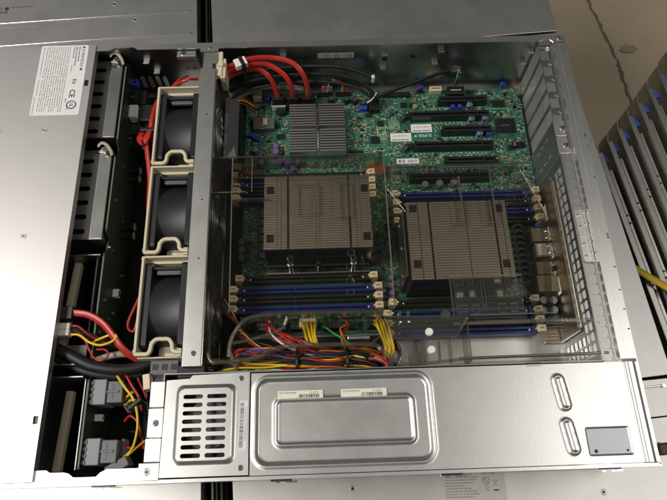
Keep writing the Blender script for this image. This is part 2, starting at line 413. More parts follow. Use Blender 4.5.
def front_sticker():
    b = MB(); b.plate([rr(-558, -508.5, 348.5, 438.2 - 1.5, 2)], .2, XY(88.35), LABEL)
    z = 88.5
    # everything on it reads from the far edge to the near edge (turned a quarter turn clockwise)
    b.T = Matrix.Translation((-508.5, 436.7, 0)) @ Matrix.Rotation(-PI / 2, 4, 'Z')      # u runs to the near side, v to the right
    b.prism([(1.5, -6), (4.5, -6), (3.0, -2.2)], z, z + .05, INK)
    b.text('SUPERMICRO', 4.6, (5, -6.4, z), INK, width=24); b.cyl((31.5, -4.6, z), 1.4, .06, INK, n=14)
    for k, (y, l) in enumerate(((-9.6, 20), (-12.4, 26), (-15.2, 15))): dashes(b, 2, 2 + l, y, z, 1.3, INK)
    dashes(b, 26, 36, -15.2, z, 1.2, FADEINK)
    b.text('CE', 8, (57, -12.5, z), INK, bold=.12, width=10); b.box(44, 46, -11.5, -7.5, z, z + .05, FADEINK); b.box(47, 47.8, -11.5, -7.5, z, z + .05, FADEINK); b.box(48.4, 50, -11.5, -8.5, z, z + .05, FADEINK)
    b.torus((76, -9, z), 4.6, .55, INK, n=24, k=5); b.text('UL', 5.2, (73.4, -10.7, z), INK, bold=.12, width=5.2); dashes(b, 68, 73, -16, z, 1.1, INK); dashes(b, 78, 82, -13.5, z, 1.1, INK)
    for k in range(11):
        y = -19.5 - k * 2.35
        x = 2
        while x < 84 - (8 if k in (2, 6) else 0):
            l = R.uniform(6, 26); dashes(b, x, min(x + l, 84), y, z, 1.0, FADEINK); x += l + 1.4
    dashes(b, 2, 40, -46.5, z, 1.0, FADEINK); dashes(b, 66, 86, -47.5, z, 1.0, FADEINK); dashes(b, 44, 64, -46.5, z, 1.0, FADEINK)
    return b
front_sticker().build('regulatory_sticker', ch, label='white regulatory sticker printed sideways with CE mark')
# crossbar with its fan wall
b = MB()
b.plate([[(-389.4, 91), (-373.4, 91), (-373.4, 404), (-377, 404), (-377, 410.5), (-372.6, 410.5), (-372.6, 425), (-386.5, 425), (-386.5, 410.5), (-386.5, 405), (-389.4, 404)], circ(-380, 347, .8), circ(-380, 190, .8), circ(-380, 250, .8)], 1.2, XY(85.6), STEEL)
b.box(-373.4, -372.2, 91, 404, 76, 85.6, CHROME, .4); b.box(-389.4, -388.2, 91, 404, 78, 85, STEEL)
b.build('crossbar', ch)
b = MB(); b.screw(-380, 102, 86.2, 2.4); b.build('screw', ch)
loops = [[(88, 1.2), (434, 1.2), (434, 76), (410, 76), (410, 84), (398, 84), (398, 76), (88, 76)]]
for yc in (341.5, 246.5, 151.5):
    loops.append(circ(yc, 41, 37, 32))
b = MB(); b.plate(loops, 1.0, YZ(-373.6), DARKSTEEL); b.build('fan_wall', ch)
for yc in (341.5, 246.5, 151.5):
    b = MB()
    for q in (8, 15, 22, 29, 36): b.torus((-371.2, yc, 41), q, .8, DARKSTEEL, 'x', 30, 6)
    for a in range(4):
        t = PI / 4 + a * PI / 2; b.tube([(-371.6, yc + 6 * math.cos(t), 41 + 6 * math.sin(t)), (-371.6, yc + 39 * math.cos(t), 41 + 39 * math.sin(t))], .9, DARKSTEEL)
    b.build('finger_guard', ch)
b = MB(); b.prism([(-369, 8), (-355, 8), (-355, 40), (-364, 46), (-369, 46)], 318, 396, GREYP, 'y'); b.prism([(-366, 318), (-355, 318), (-358, 334)], 40.2, 46, mat('light_grey_plastic', (.45, .44, .42), 0, .5)); b.box(-354, -352.4, 300, 392, 1.2, 36, BLACK)
b.build('cable_guide', ch)
b = MB(); b.box(-374, -367, 396.5, 428, 78, 84, BEIGE, .6); b.box(-369.5, -363.5, 395, 420, 60, 82.5, BEIGE, .8); b.box(-372, -366, 408, 413, 84, 85.5, BEIGE, .4)
b.build('cable_clip', ch)
# rear panel: slot openings, perforated step, flange
b = MB()
loops = [[(86, 1.2), (435.5, 1.2), (435.5, 77.4), (86, 77.4)]]
ys = [425.9 - 20.32 * k - 1.5 for k in range(7)]
for k, y in enumerate(ys): loops.append([(y - 7.6, 9), (y + 7.6, 9), (y + 7.6, 77), (y - 7.6, 77)])
loops.append([(124, 8.5), (281, 8.5), (281, 50), (124, 50)])
for j in range(19):
    for i in range(7):
        y = 100 + j * 10; z = 8 + i * 10
        if y > 282: continue
        if y > 118 and z < 55: continue
        loops.append(rr(y - 4.1, y + 4.1, z - 4.0, z + 4.0, 1.4, 2))
b.plate(loops, 1.0, YZ(-25), REAR); b.build('rear_panel', ch)
b = MB(); loops = [[(-25, 86), (-12.4, 86), (-12.4, 296), (-25, 296)]]
for j in range(20):
    y = 92.5 + j * 10
    if 176 < y < 232: continue
    if y < 292: loops.append(rr(-22.6, -14.6, y - 4.1, y + 4.1, 1.4, 2))
b.plate(loops, 1.0, XY(77.6), REAR); b.box(-24, -13.5, 178, 232, 78.1, 79, STEEL, .3)
for y in (184, 196, 214, 226): b.box(-22, -20, y - 1, y + 1, 79, 80.6, CHROME, .3); b.box(-15.5, -14.2, y + 2, y + 3.5, 79, 81, CHROME, .3)
b.box(-24, -12.6, 204, 205.2, 79, 80.8, STEEL); b.box(-24, -12.6, 177.4, 179, 79, 81.2, STEEL)
b.build('perforated_step', ch)
b = MB(); b.plate([[(-12.4, 86), (.8, 86), (.8, 428), (-12.4, 428)]], 1.2, XY(85.4), STEEL)
b.box(-13.2, -12.2, 86, 430, 77.2, 85.9, STEEL); b.box(.2, 1.2, 0, 437, 60, 85.9, STEEL)
b.box(-7.5, -6.7, 86, 428, 86, 86.35, STEEL)
for y in (312, 310, 299, 263, 201, 203, 199, 170, 112, 130, 148): b.box(-1.2, .4, y - .6, y + .6, 86.0, 86.1, BLACK)
b.build('rear_flange', ch)
# shelf the slot tabs screw onto
b = MB(); b.box(-15, -12.4, 296.4, 428, 77, 78, STEEL); b.box(-16, -12.6, 300, 430, 78, 80, DARKSTEEL); b.build('slot_shelf', ch)
for k, y in enumerate(ys):
    yy = y + 1.5
    b = MB()
    if k < 5:
        b.prism([(-26, yy - 3.5), (-18, yy - 4.6), (-14.5, yy - 3), (-14.5, yy + 3), (-18, yy + 4.6), (-26, yy + 4.2)], 78.2, 79.6, CHROME)
        b.screw(-17.5, yy, 79.6, 1.9)
        b.build('slot_tab', ch)
    else:
        loops = [[(yy - 9.3, 6), (yy + 9.3, 6), (yy + 9.3, 79), (yy - 9.3, 79)]]
        for z0 in (22, 36, 50): loops.append([(yy - .9, z0), (yy + .9, z0), (yy + .9, z0 + 10), (yy - .9, z0 + 10)])
        b.plate(loops, .9, YZ(-26.6), mat('slot_cover_steel', (.48, .48, .46), 1, .4, .08, 6)); b.box(-26.5, -13.5, yy - 9.2, yy + 9.2, 78.2, 79.2, STEEL, .3)
        b.screw(-18, yy, 79.2, 3.3); b.build('slot_cover', ch, label='vented slot cover with a screw')
# input-output shield
b = MB(); loops = [[(122, 4), (283, 4), (283, 51), (122, 51)]]
for y0, y1, z1 in ((226, 241, 22), (206, 222, 22), (186, 200, 18), (166, 184, 24), (248, 266, 24)): loops.append([(y0, 9), (y1, 9), (y1, z1), (y0, z1)])
b.plate(loops, .6, YZ(-27.4), GOLD)
b.box(-30, -27.6, 122, 283, 50.6, 51.4, GOLD)
for k in range(64): b.box(-29.6, -27.2, 124 + k * 2.48, 125.3 + k * 2.48, 51.3, 51.9, mat('shield_finger', (.55, .46, .32), 1, .4) if k == 0 else bpy.data.materials['shield_finger'])
for k in range(7): b.box(-45 + k * .2, -27.6, 121.4 + k * 3.2, 122.2 + k * 3.2, 8 + k * .5, 10 + k * .5, GOLD)
b.prism([(-46, 120.5), (-28, 120.5), (-28, 122), (-44, 122)], 5, 44, CHROME) if False else None
b.build('port_shield', ch)
b = MB(); b.box(-29.5, -27, 119.6, 121.6, 3, 51.5, CHROME, .4); b.box(-46, -29.6, 119.6, 121.6, 3, 6, STEEL, .4); b.build('shield_edge', ch)
# power supply compartment: walls, vented cover, long embossed cover
b = MB(); b.box(-404, -26, 84.6, 85.6, 1.2, 85, DARKSTEEL); b.box(-404, -403, 2, 84.4, 1.2, 85, DARKSTEEL); b.build('power_bay_wall', ch)
b = MB()
base_o = [(-401.5, 3), (-330.6, 2.4), (-331.6, 84.2), (-379, 82.8), (-381, 80.2), (-400.5, 79.2)]
inner = rr(-392, -341.5, 11, 75, 6)
b.plate([base_o, inner], 1.0, XY(87.2), STEEL)
top = rr(-388.5, -345, 14.5, 71.5, 5)
slots = []
for k in range(8):
    y = 18.2 + k * 6.65
    for x0 in (-385.2, -365.6): slots.append(rr(x0, x0 + 16.2, y - 1.75, y + 1.75, 1.7, 4))
b.plate([top] + slots, 1.0, XY(89.4), STEEL)
n = len(inner)
prof = []
for t in range(5):
    f = t / 4; zz = 87.7 + (89.9 - 87.7) * (3 * f * f - 2 * f ** 3)
    prof += [(lerp(p[0], q[0], f), lerp(p[1], q[1], f), zz) for p, q in zip(inner, top)]
b.add(prof, [(t * n + i, t * n + (i + 1) % n, (t + 1) * n + (i + 1) % n, (t + 1) * n + i) for t in range(4) for i in range(n)], STEEL, True)
b.box(-331.8, -330.8, 2.5, 84, 80, 87.5, STEEL); b.box(-401.5, -331, 2.4, 3.2, 80, 87.5, STEEL)
vc = b.build('vent_cover', ch)
for x, y in ((-338, 79), (-337, 8)): b = MB(); b.screw(x, y, 87.7, 2.3); b.build('screw', vc)
b = MB(); b.T = Matrix.Translation((-337.4, 60.5, 0)) @ Matrix.Rotation(-PI / 2 - .02, 4, 'Z')
b.box(0, 39, -1.2, 5.6, 87.75, 87.9, LABEL); barcode(b, 1.5, 37.5, -.6, 2.6, 87.92, INK); b.text('P7A20C11CT1M90264', 1.9, (5, 3.4, 87.92), FADEINK, width=27); b.build('barcode_sticker', vc)
# dark fan under the slots
b = MB(); b.box(-395, -338, 10, 76, 40, 78, BLACK, 2); b.cyl((-366, 43, 78), 20, 2, GREYP, n=24); b.cyl((-372, 66, 78.1), 5, 1, CHROME, n=16); b.build('supply_fan', ch)
# end tabs of the vent cover on the left
b = MB(); b.box(-406.5, -402, 57.5, 79, 78, 86.2, STEEL, .8); b.box(-414, -402, 57.5, 79, 85, 86.4, STEEL, .5); b.build('end_tab', ch)
b = MB(); b.box(-414.6, -402, 33.5, 57, 84, 85.1, STEEL, .4); b.screw(-408, 45, 85.1, 2.6); b.build('end_tab', ch)
b = MB(); b.box(-415, -402, 14.5, 33, 85, 86.4, STEEL, .5); b.build('end_tab', ch)
b = MB(); b.box(-418.5, -402, .5, 14, 85.9, 87.0, STEEL, .4); b.torus((-411.5, 7.2, 87), 2.6, .4, CHROME); b.cyl((-411.5, 7.2, 87), 1.9, .5, CHROME, n=14); b.cyl((-411.5, 7.2, 87.4), .9, .2, INK, n=8); b.build('corner_tab', ch)
# the long cover: a height field so the pressed beads catch the light
def sdrr(x, y, x0, x1, y0, y1, r):
    cx, cy = (x0 + x1) / 2, (y0 + y1) / 2; qx = abs(x - cx) - (x1 - x0) / 2 + r; qy = abs(y - cy) - (y1 - y0) / 2 + r
    return math.hypot(max(qx, 0), max(qy, 0)) + min(max(qx, qy), 0) - r
def smooth(t): t = max(0, min(1, t)); return t * t * (3 - 2 * t)
def cover_h(x, y):
    d = sdrr(x, y, -324, -182, 10.5, 76.5, 9); h = -2.0 * smooth(.5 - d / 3.2)
    h += .9 * math.exp(-(d - 2.6) ** 2 / 1.6)
    d2 = sdrr(x, y, -309, -195, 24, 60.5, 5); h += 1.7 * math.exp(-(d2) ** 2 / 2.2)
    for x0, y0, x1, y1 in ((-70.6, 69, -68.2, 49), (-69.6, 33, -67.2, 14)):
        ux, uy = x1 - x0, y1 - y0; t = max(0, min(1, ((x - x0) * ux + (y - y0) * uy) / (ux * ux + uy * uy)))
        d3 = math.hypot(x - x0 - t * ux, y - y0 - t * uy); h += 1.6 * math.exp(-(d3 - 3.6) ** 2 / 1.3)
    h += 1.0 * smooth((x + 10.6) / 1.6) - .25 * math.exp(-(x + 11.4) ** 2 / .8)
    h += -1.0 * smooth((x + 4.6) / 2.0)
    return h
def axis(a, b, st, extra):
    n = int((b - a) / st); v = [a + (b - a) * i / n for i in range(n + 1)]
    for e in extra: v = [t for t in v if abs(t - e) > .3] + [e]
    return sorted(v)
xs = axis(-329.6, .6, .9, (-54.2, -54, -20.2, -20)); yv = axis(1.8, 83.0, .9, (9, 9.2, 30, 30.2))
hole = lambda x, y: -54.1 < x < -20.1 and 9.1 < y < 30.1
vs = [(x, y, 87.2 + (-1.6 if hole(x, y) else cover_h(x, y))) for y in yv for x in xs]
nx = len(xs); fs = []; fh = []
for j in range(len(yv) - 1):
    for i in range(nx - 1):
        q = (j * nx + i, j * nx + i + 1, (j + 1) * nx + i + 1, (j + 1) * nx + i)
        (fh if hole((xs[i] + xs[i + 1]) / 2, (yv[j] + yv[j + 1]) / 2) and all(vs[k][2] < 85.8 for k in q) else fs).append(q)
b = MB(); b.add(vs, fs, STEEL, True); b.box(-329.6, .6, 1.8, 2.6, 80, 86.9, STEEL); b.box(-329.6, .6, 82.2, 83.0, 80, 86.9, STEEL); b.box(-.2, .7, 2, 82.8, 78, 86.6, STEEL)
pc = b.build('long_cover', ch)
b = MB(); b.add([(v[0], v[1], v[2] + .01) for v in vs], fh, mat('bare_inner_plate', (.42, .43, .46), .85, .45, .06, 6)); b.cyl((-49, 11.5, 85.6), 1.5, .15, INK, n=14); b.cyl((-23, 11.5, 85.6), 1.0, .12, INK, n=12); b.build('window_plate', pc)
for x, t1, t2, w in ((-307.5, 'IS2143HAM08', 'X-JX3', 38), (-254.5, 'IS2143HAM08', 'X-JX6', 38.5)):
    b = MB(); b.box(x, x + w, 60.2, 67.6, 86.2, 86.55, CREAM); zz = 86.58
    b.text(t1, 1.9, (x + 1.6, 65.2, zz), INK, width=14); b.text(t2, 1.9, (x + 27, 65.2, zz), INK, width=7); barcode(b, x + 18, x + 35, 61.6, 64.5, zz, INK); b.box(x + 16.6, x + 17.2, 61.8, 62.6, zz, zz + .05, INK)
    b.T = None; b.build('serial_sticker', pc)
for x in (-261, -95):
    b = MB(); b.box(x, x + 12, 83.0, 84.8, 84, 86.9, BLACK); b.box(x - .5, x + 12.5, 81.6, 82.2, 87.3, 87.6, DARKSTEEL); b.build('hinge_tab', pc)

# ================================================================== FRONT BAY: drive cages, bays, backplane
def drive_cage(y0, y1, lab):
    t = thing('drive_cage', lab, 'drive cage', (-540, y0, 1.2), group='drive cages beside the front cover')
    b = MB(); loops = [[(-640, y0), (-488, y0), (-488, y1), (-640, y1)]]
    k = int((y1 - y0 - 16) / 15.6)
    for i in range(k + 1):
        y = y0 + 10 + i * 15.6
        loops.append(rr(-510, -496, y - 2.7, y + 2.7, 2.6, 5))
    b.plate(loops, 1.0, XY(66), STEEL); b.build('top_plate', t)
    b = MB(); b.box(-488.5, -477.2, y0 + .5, y1 - .5, 69.2, 70.3, WALLSTEEL, .3); b.box(-489.5, -488.5, y0 + .5, y1 - .5, 66.6, 69.6, STEEL); b.build('raised_edge', t)
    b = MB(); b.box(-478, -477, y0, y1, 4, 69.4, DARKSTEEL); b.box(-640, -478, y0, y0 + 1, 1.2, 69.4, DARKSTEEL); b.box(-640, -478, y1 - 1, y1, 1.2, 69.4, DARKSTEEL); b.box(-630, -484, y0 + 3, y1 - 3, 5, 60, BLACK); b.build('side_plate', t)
    b = MB(); b.box(-490, -477.2, y1 - 4, y1 - 1.2, 70.6, 72, STEEL, .3); b.box(-488, -480, y1 - 2, y1 + 1.5, 71.2, 72.4, STEEL, .3); b.build('corner_lip', t)
    b = MB(); b.sweep([(-490, y1 + .5, 76), (-485, y1 + 2.2, 79.5), (-480, y1, 79), (-476.4, y1 - 5, 77), (-475.6, y1 - 9, 74)], [(-1.6, -.4), (1.6, -.4), (1.6, .4), (-1.6, .4)], FOAM, sub=8); b.cyl((-482, y1 - 3, 72), 3.2, 4.5, DARKSTEEL, n=16); b.cyl((-482, y1 - 3, 76.4), 1.2, .4, INK, n=8); b.build('latch_spring', t, label='tan curled latch spring')
    return t
drive_cage(333, 431, 'grey slotted drive cage beside the white regulatory sticker, nearest the far wall')
drive_cage(219, 318, 'grey slotted drive cage below the other one, beside the bare part of the front cover')
b = MB(); b.box(-640, -478, 204, 205.2, 1.2, 66, DARKSTEEL); b.box(-640, -478, 99, 100, 1.2, 69, DARKSTEEL); b.box(-640, -479, 88, 89, 1.2, 69, DARKSTEEL)
b.box(-484, -483, 100, 204, 1.2, 58, GREYP); b.box(-481, -480, 12, 88, 1.2, 58, DARKSTEEL); b.box(-640, -481, 99.6, 118, 62, 63, GREYP)
b.build('bay_divider', ch)
def bar(y0, y1, x, rz, lab):
    b = MB(); b.box(-3.4, 3.4, -(y1 - y0) / 2, (y1 - y0) / 2, 28, 36, FOAM, 1.2); b.box(-1, 1, -(y1 - y0) / 2 + 4, (y1 - y0) / 2 - 4, 36, 36.8, FOAM, .3); b.box(-3, 3, -(y1 - y0) / 2 + 1, (y1 - y0) / 2 - 1, 0, 28, BLACK)
    o = b.build('plastic_bar'); o.location = Vector((x, (y0 + y1) / 2, 14)) * S; o.rotation_euler = (0, 0, rz)
    return tag(o, lab, 'plastic bar', 'beige bars in the empty drive bays')
bar(118, 204, -508, -.06, 'long beige plastic bar upright in the empty bay behind the white four-wire plug')
bar(11, 80, -498.5, -.05, 'short beige plastic bar upright in the corner bay beside the near wall')

bp = thing('drive_backplane', 'narrow green backplane board on edge between the drive cages and the fans', 'circuit board', (-474, 220, 4))
b = MB(); prof = [(12, 4), (434, 4), (434, 64), (425, 68), (330, 68), (324, 62), (318, 62), (312, 68), (228, 68), (222, 60), (212, 60), (206, 66), (104, 66), (98, 58), (92, 58), (86, 66), (12, 66)]
b.prism(prof, -475.6, -473.8, GREENPCB, 'x'); b.build('board', bp)
b = MB(); b.box(-475.7, -473.7, 12.5, 433, 68.05, 68.1, SILK) if False else None
for y0, y1 in ((332, 424), (231, 310), (107, 203), (14, 84)): b.box(-475.4, -474.0, y0, y1, 66.0 if y0 < 205 else 68, 66.15 if y0 < 205 else 68.15, mat('bare_board_edge', (.11, .14, .08), 0, .6) if y0 == 332 else bpy.data.materials['bare_board_edge'])
b.build('board_edge', bp)
b = MB(); b.box(-473.6, -466, 412, 420, 44, 52, BLUEP, .6); b.box(-470.5, -467, 414.5, 417.5, 51, 52.6, BLACK); b.build('blue_header', bp)
b = MB(); b.box(-473.6, -458, 393, 411, 34, 44, BLACK, .6)
for k in range(4): b.box(-470 + k * 0.2, -467, 396 + k * 3.6, 397.2 + k * 3.6, 44, 47, GOLD)
b.build('pin_header', bp)
b = MB(); b.box(-473.6, -464.5, 373, 389, 36, 48, WHITEP, .8)
for k in range(4): b.box(-474, -471.6, 374.5 + k * 3.6, 376 + k * 3.6, 47.5, 48.6, WHITEP)
b.box(-464, -448, 370, 391, 28, 45, BLACK, 1); b.build('white_socket', bp)
b = MB()
for k in range(5): b.box(-473.4, -458, 359 + k * 2.6, 360 + k * 2.6, 36, 37, GOLD)
b.box(-458, -446, 356, 372, 28, 38, BLACK, .6); b.build('pin_row', bp)
for y in (349, 318, 308, 251, 241):
    b = MB(); b.cyl((-473.6, y, 26), 4.4, 12, BLACK, 'x', 18); b.cyl((-461.6, y, 26), 4.3, .6, CAPTOP, 'x', 18, ch=.4); b.build('capacitor', bp)
for k in range(70):
    pass
b = MB()
for k in range(60):
    y = R.uniform(95, 430); z = R.uniform(10, 60); w = R.uniform(.8, 3); b.box(-473.7, -473.7 + R.uniform(.5, 2.5), y, y + w, z, z + R.uniform(.8, 2.6), R.choice((CHIP, TIN, SMDTAN, CHIP, GOLD)))
b.build('small_components', bp, kind='stuff')
b = MB(); b.box(-473.6, -468, 172, 180, 30, 36, WHITEP, .3); b.box(-467.95, -467.9, 173, 179, 31, 35, INK); b.build('jumper_block', bp)
b = MB(); b.cyl((-473.6, 216, 48), 1.6, .5, GOLD, 'x', 14); b.build('gold_hole', bp)
b = MB(); b.box(-473.6, -467, 53, 59, 40, 46, WHITEP, .4); b.cyl((-466.9, 56, 43), 1.2, .2, INK, 'x', 10); b.build('white_header', bp)

# ================================================================== FANS
def make_fan():
    t = thing('cooling_fan', 'x', 'fan', (-411, 341, 1.2), group='cooling fans in the fan row')
    y0, y1 = 299, 384
    b = MB()                                        # black square frame: two flanges and the barrel between them
    for x0, x1 in ((-430.5, -424.5), (-397, -391.5)):
        b.plate([rr(y0 + 2, y1 - 2, 2, 77, 4), circ((y0 + y1) / 2, 40, 35, 36)], x1 - x0, YZ((x0 + x1) / 2), FANBLK)
    n = 40; yc = (y0 + y1) / 2; vs = []
    for x, r in ((-424.6, 37.5), (-418, 36.2), (-404, 36.2), (-396.8, 37.5)):
        for k in range(n): a = 2 * PI * k / n; vs.append((x, yc + r * 1.06 * math.cos(a), 39.5 + r * math.sin(a)))
    b.add(vs, [(j * n + k, j * n + (k + 1) % n, (j + 1) * n + (k + 1) % n, (j + 1) * n + k) for j in range(3) for k in range(n)], FANBLK, True)
    b.box(-424.8, -396.8, y1 - 9, y1 - 6.5, 50, 74.5, FANBLK, .5); b.box(-422, -399, y1 - 13, y1 - 9, 68, 71, GREYP, .5)
    b.box(-424.8, -396.8, y0 + 7, y0 + 9, 50, 74, FANBLK, .5)
    b.build('fan_frame', t)
    b = MB(); b.cyl((-421, yc, 40), 15, 22, BLACK, 'x', 24); b.build('hub', t)
    for k in range(7):
        a = 2 * PI * k / 7; c, s_ = math.cos(a), math.sin(a); c2, s2 = math.cos(a + .7), math.sin(a + .7)
        vs = [(-418, yc + 14 * c, 40 + 14 * s_), (-402, yc + 14 * c2, 40 + 14 * s2), (-402, yc + 33 * c2, 40 + 33 * s2), (-418, yc + 33 * c, 40 + 33 * s_)]
        vs += [(x + .9, y, z) for x, y, z in vs]
        b = MB(); b.add(vs, [(3, 2, 1, 0), (4, 5, 6, 7), (0, 1, 5, 4), (1, 2, 6, 5), (2, 3, 7, 6), (3, 0, 4, 7)], BLACK); b.build('blade', t)
    b = MB()                                        # beige carrier round it
    b.box(-433.4, -431.0, y0 - 5, y1 + 2, 1.5, 81, BEIGE, .5)
    b.box(-433.0, -391.2, y1 + .2, y1 + 2, 30, 81.2, BEIGE, .5)
    b.box(-428, -395, y1 - 6, y1 + 1, 60, 62, BEIGE, .4); b.cyl((-425.5, y1 - 4.8, 72), 1.5, 4, BEIGE, n=10)
    b.box(-431, -391.2, y1 - 2.6, y1 + .2, 62, 72, BEIGE, .3)
    b.build('carrier', t)
    b = MB()
    pts = [(-432.2, y0 - 4.6, 80), (-427, y0 - 4.6, 80), (-421, y0 - 4.4, 80), (-418.8, y0 - 1, 80), (-418, y0 + 4.2, 80), (-414.5, y0 + 8, 80), (-409, y0 + 8.4, 80), (-403.5, y0 + 8, 80), (-400.4, y0 + 4, 80), (-399.6, y0 - 1, 80), (-397, y0 - 3.2, 80), (-391.5, y0 - 3.4, 80)]
    b.sweep(pts, [(-1.7, -2), (1.7, -2), (1.7, 1.4), (1.1, 2), (-1.1, 2), (-1.7, 1.4)], BEIGE, sub=5)
    b.build('handle', t)
    b = MB(); b.prism([(-418, y0 - 6), (-400, y0 - 6), (-400, y0 + 6), (-404, y0 + 8), (-414, y0 + 8), (-418, y0 + 6)], 54, 56, BEIGE); b.box(-431, -392, y0 - 7.6, y0 - 6.2, 20, 76, BEIGE, .4)
    b.box(-408, -393, y0 - 5.4, y0 - 2.4, 70, 73, BEIGE, .5); b.box(-396.5, -392, y0 - 7, y0 + .5, 66, 79, BEIGE, .6); b.build('finger_pocket', t)
    b = MB(); b.box(-434.6, -433.4, y1 - 1, y1 + 1.4, 76, 79, CHROME); b.build('catch', t)
    b = MB(); b.box(-434.6, -433.4, y0 - 3, y0, 76, 79, CHROME); b.build('catch', t)
    return t
fan = make_fan(); fan['label'] = 'black fan in a beige carrier nearest the far wall, farthest of the three fans'
dup(fan, (0, -95, 0), 'black fan in a beige carrier in the middle of the row, between two other fans')
dup(fan, (0, -190.5, 0), 'black fan in a beige carrier next to the power supply, nearest of the three fans')

# ================================================================== MOTHERBOARD
PZ = 8.0
mbd = thing('motherboard', 'green server motherboard with two processor areas filling the rear of the case', 'motherboard', (-190, 285, 1.2))
b = MB(); b.plate([[(-352, 136), (-27.5, 136), (-27.5, 429), (-352, 429)]], 1.6, XY(PZ - .8), PCB); b.build('board', mbd)
for x, y in ((-345, 420), (-190, 425), (-36, 421), (-345, 145), (-190, 142), (-34, 200), (-35, 145)):
    b = MB(); b.cyl((x, y, 1.2), 3.4, 5.1, STEEL, n=6); b.build('standoff', mbd)
OCC = []
def occ(x0, x1, y0, y1): OCC.append((min(x0, x1), max(x0, x1), min(y0, y1), max(y0, y1)))
YP = 407.9
for k in range(6):
    y = YP - 20.32 * k; xr = -70.4 + (0 if k != 5 else -8); long = k in (1, 3, 5); L = 90 if long else 56
    b = MB(); b.box(xr - L, xr, y - 3.7, y - 1.0, PZ, PZ + 11.2, BLACK, .3); b.box(xr - L, xr, y + 1.0, y + 3.7, PZ, PZ + 11.2, BLACK, .3)
    b.box(xr - L + .5, xr - .5, y - 1.1, y + 1.1, PZ, PZ + 5, INK); b.box(xr - L, xr - L + 2.5, y - 3.5, y + 3.5, PZ, PZ + 11, BLACK); b.box(xr - 2.5, xr, y - 3.5, y + 3.5, PZ, PZ + 11, BLACK); b.box(xr - 14, xr - 12.6, y - 1.2, y + 1.2, PZ, PZ + 11, BLACK)
    sl = b.build('expansion_slot', mbd); occ(xr - L - 3, xr + 2, y - 5, y + 5)
    if long and k != 5:
        b = MB(); b.sweep([(xr - L + 1, y, PZ + 7), (xr - L - 5, y + .5, PZ + 7), (xr - L - 9, y - .5, PZ + 6), (xr - L - 13, y - 5, PZ + 4)], [(-2.2, -1.5), (2.2, -1.5), (2.2, 1.5), (-2.2, 1.5)], BLACK, sub=4, smooth=False); b.build('latch', sl); occ(xr - L - 14, xr - L, y - 6, y + 3)
def dimm(x0, x1, y, m):
    b = MB(); b.box(x0 + 4, x1 - 4, y - 3.3, y - .9, PZ, PZ + 10.5, m, .3); b.box(x0 + 4, x1 - 4, y + .9, y + 3.3, PZ, PZ + 10.5, m, .3); b.box(x0 + 4, x1 - 4, y - 1, y + 1, PZ, PZ + 5, m)
    b.box(x0 + 62, x0 + 64, y - 1, y + 1, PZ, PZ + 10, m); b.box(x0 + 2.5, x0 + 9, y - 3.6, y + 3.6, PZ, PZ + 12.5, m, .4); b.box(x1 - 9, x1 - 2.5, y - 3.6, y + 3.6, PZ, PZ + 12.5, m, .4)
    for xx in (x0 + 11, x1 - 11): b.cyl((xx, y, PZ + 10), 1.0, .6, LATCH, n=8)
    sl = b.build('memory_slot', mbd); occ(x0 - 4, x1 + 4, y - 5, y + 5)
    for xx, sg in ((x0, 1), (x1, -1)):
        b = MB(); b.prism([(xx - 3.4 * sg, PZ + 2), (xx + 3 * sg, PZ), (xx + 4.5 * sg, PZ + 15.5), (xx + 2 * sg, PZ + 17.5), (xx - 3.4 * sg, PZ + 17.5), (xx - 4 * sg, PZ + 12)], y - 3.2, y + 3.2, LATCH, 'y')
        b.box(xx + 2 * sg, xx + 6 * sg, y - 1, y + 1, PZ + 12, PZ + 16.5, LATCH, .3); b.box(xx - 1.2 * sg, xx + 2.4 * sg, y - .7, y + .7, PZ + 17.3, PZ + 17.7, SMDTAN); b.build('latch', sl)
for y, m in ((311, BLACK), (301, BLUE), (292, BLACK), (283, BLUE)): dimm(-358, -211, y, m)
for y, m in ((191.5, BLACK), (180, BLUE), (170, BLACK), (159.5, BLUE)): dimm(-358 + (6 if y > 190 else 0), -211 - (4 if y > 190 else 0), y, m)
for y, m in ((283.5, BLUE), (272.7, BLACK), (262.3, BLUE), (251.4, BLACK)): dimm(-187, -35, y, m)
for y, m in ((161.7, BLACK), (150.3, BLUE), (140.2, BLACK), (129.7 + 1, BLUE)): dimm(-204 + (6 if y > 160 else 0), -53 - (2 if y > 160 else 0), y, m)
def chip(x0, x1, y0, y1, h=1.6, m=CHIP, name='chip', leads=True, writing=None):
    b = MB(); b.box(x0, x1, y0, y1, PZ + .2, PZ + h, m, .2)
    if leads:
        n = int((y1 - y0) / 1.3)
        for k in range(n):
            y = y0 + .7 + k * 1.3; b.box(x0 - .9, x0, y, y + .5, PZ, PZ + .5, TIN); b.box(x1, x1 + .9, y, y + .5, PZ, PZ + .5, TIN)
    if writing: b.text(writing, 2.6, (x0 + 6, (y0 + y1) / 2, PZ + h), FADEINK)
    occ(x0 - 2, x1 + 2, y0 - 2, y1 + 2); return b.build(name, mbd)
b = MB(); b.box(-62, -40, 366, 385, PZ + .2, PZ + 2.0, CHIP, .3); dashes(b, -56, -46, 375, PZ + 2, 1.2, FADEINK); b.build('chip', mbd); occ(-64, -38, 364, 387)
chip(-62, -48, 402, 411); chip(-208, -198, 356, 365); chip(-300, -290, 360, 366); chip(-316, -306, 365, 371); chip(-199, -192, 379, 386); chip(-90, -82, 421, 426); chip(-320, -312, 380, 386); chip(-235, -218, 343, 347); chip(-52, -44, 343, 349); chip(-170, -163, 404, 411); chip(-212, -205, 392, 397); chip(-160, -152, 404, 410)
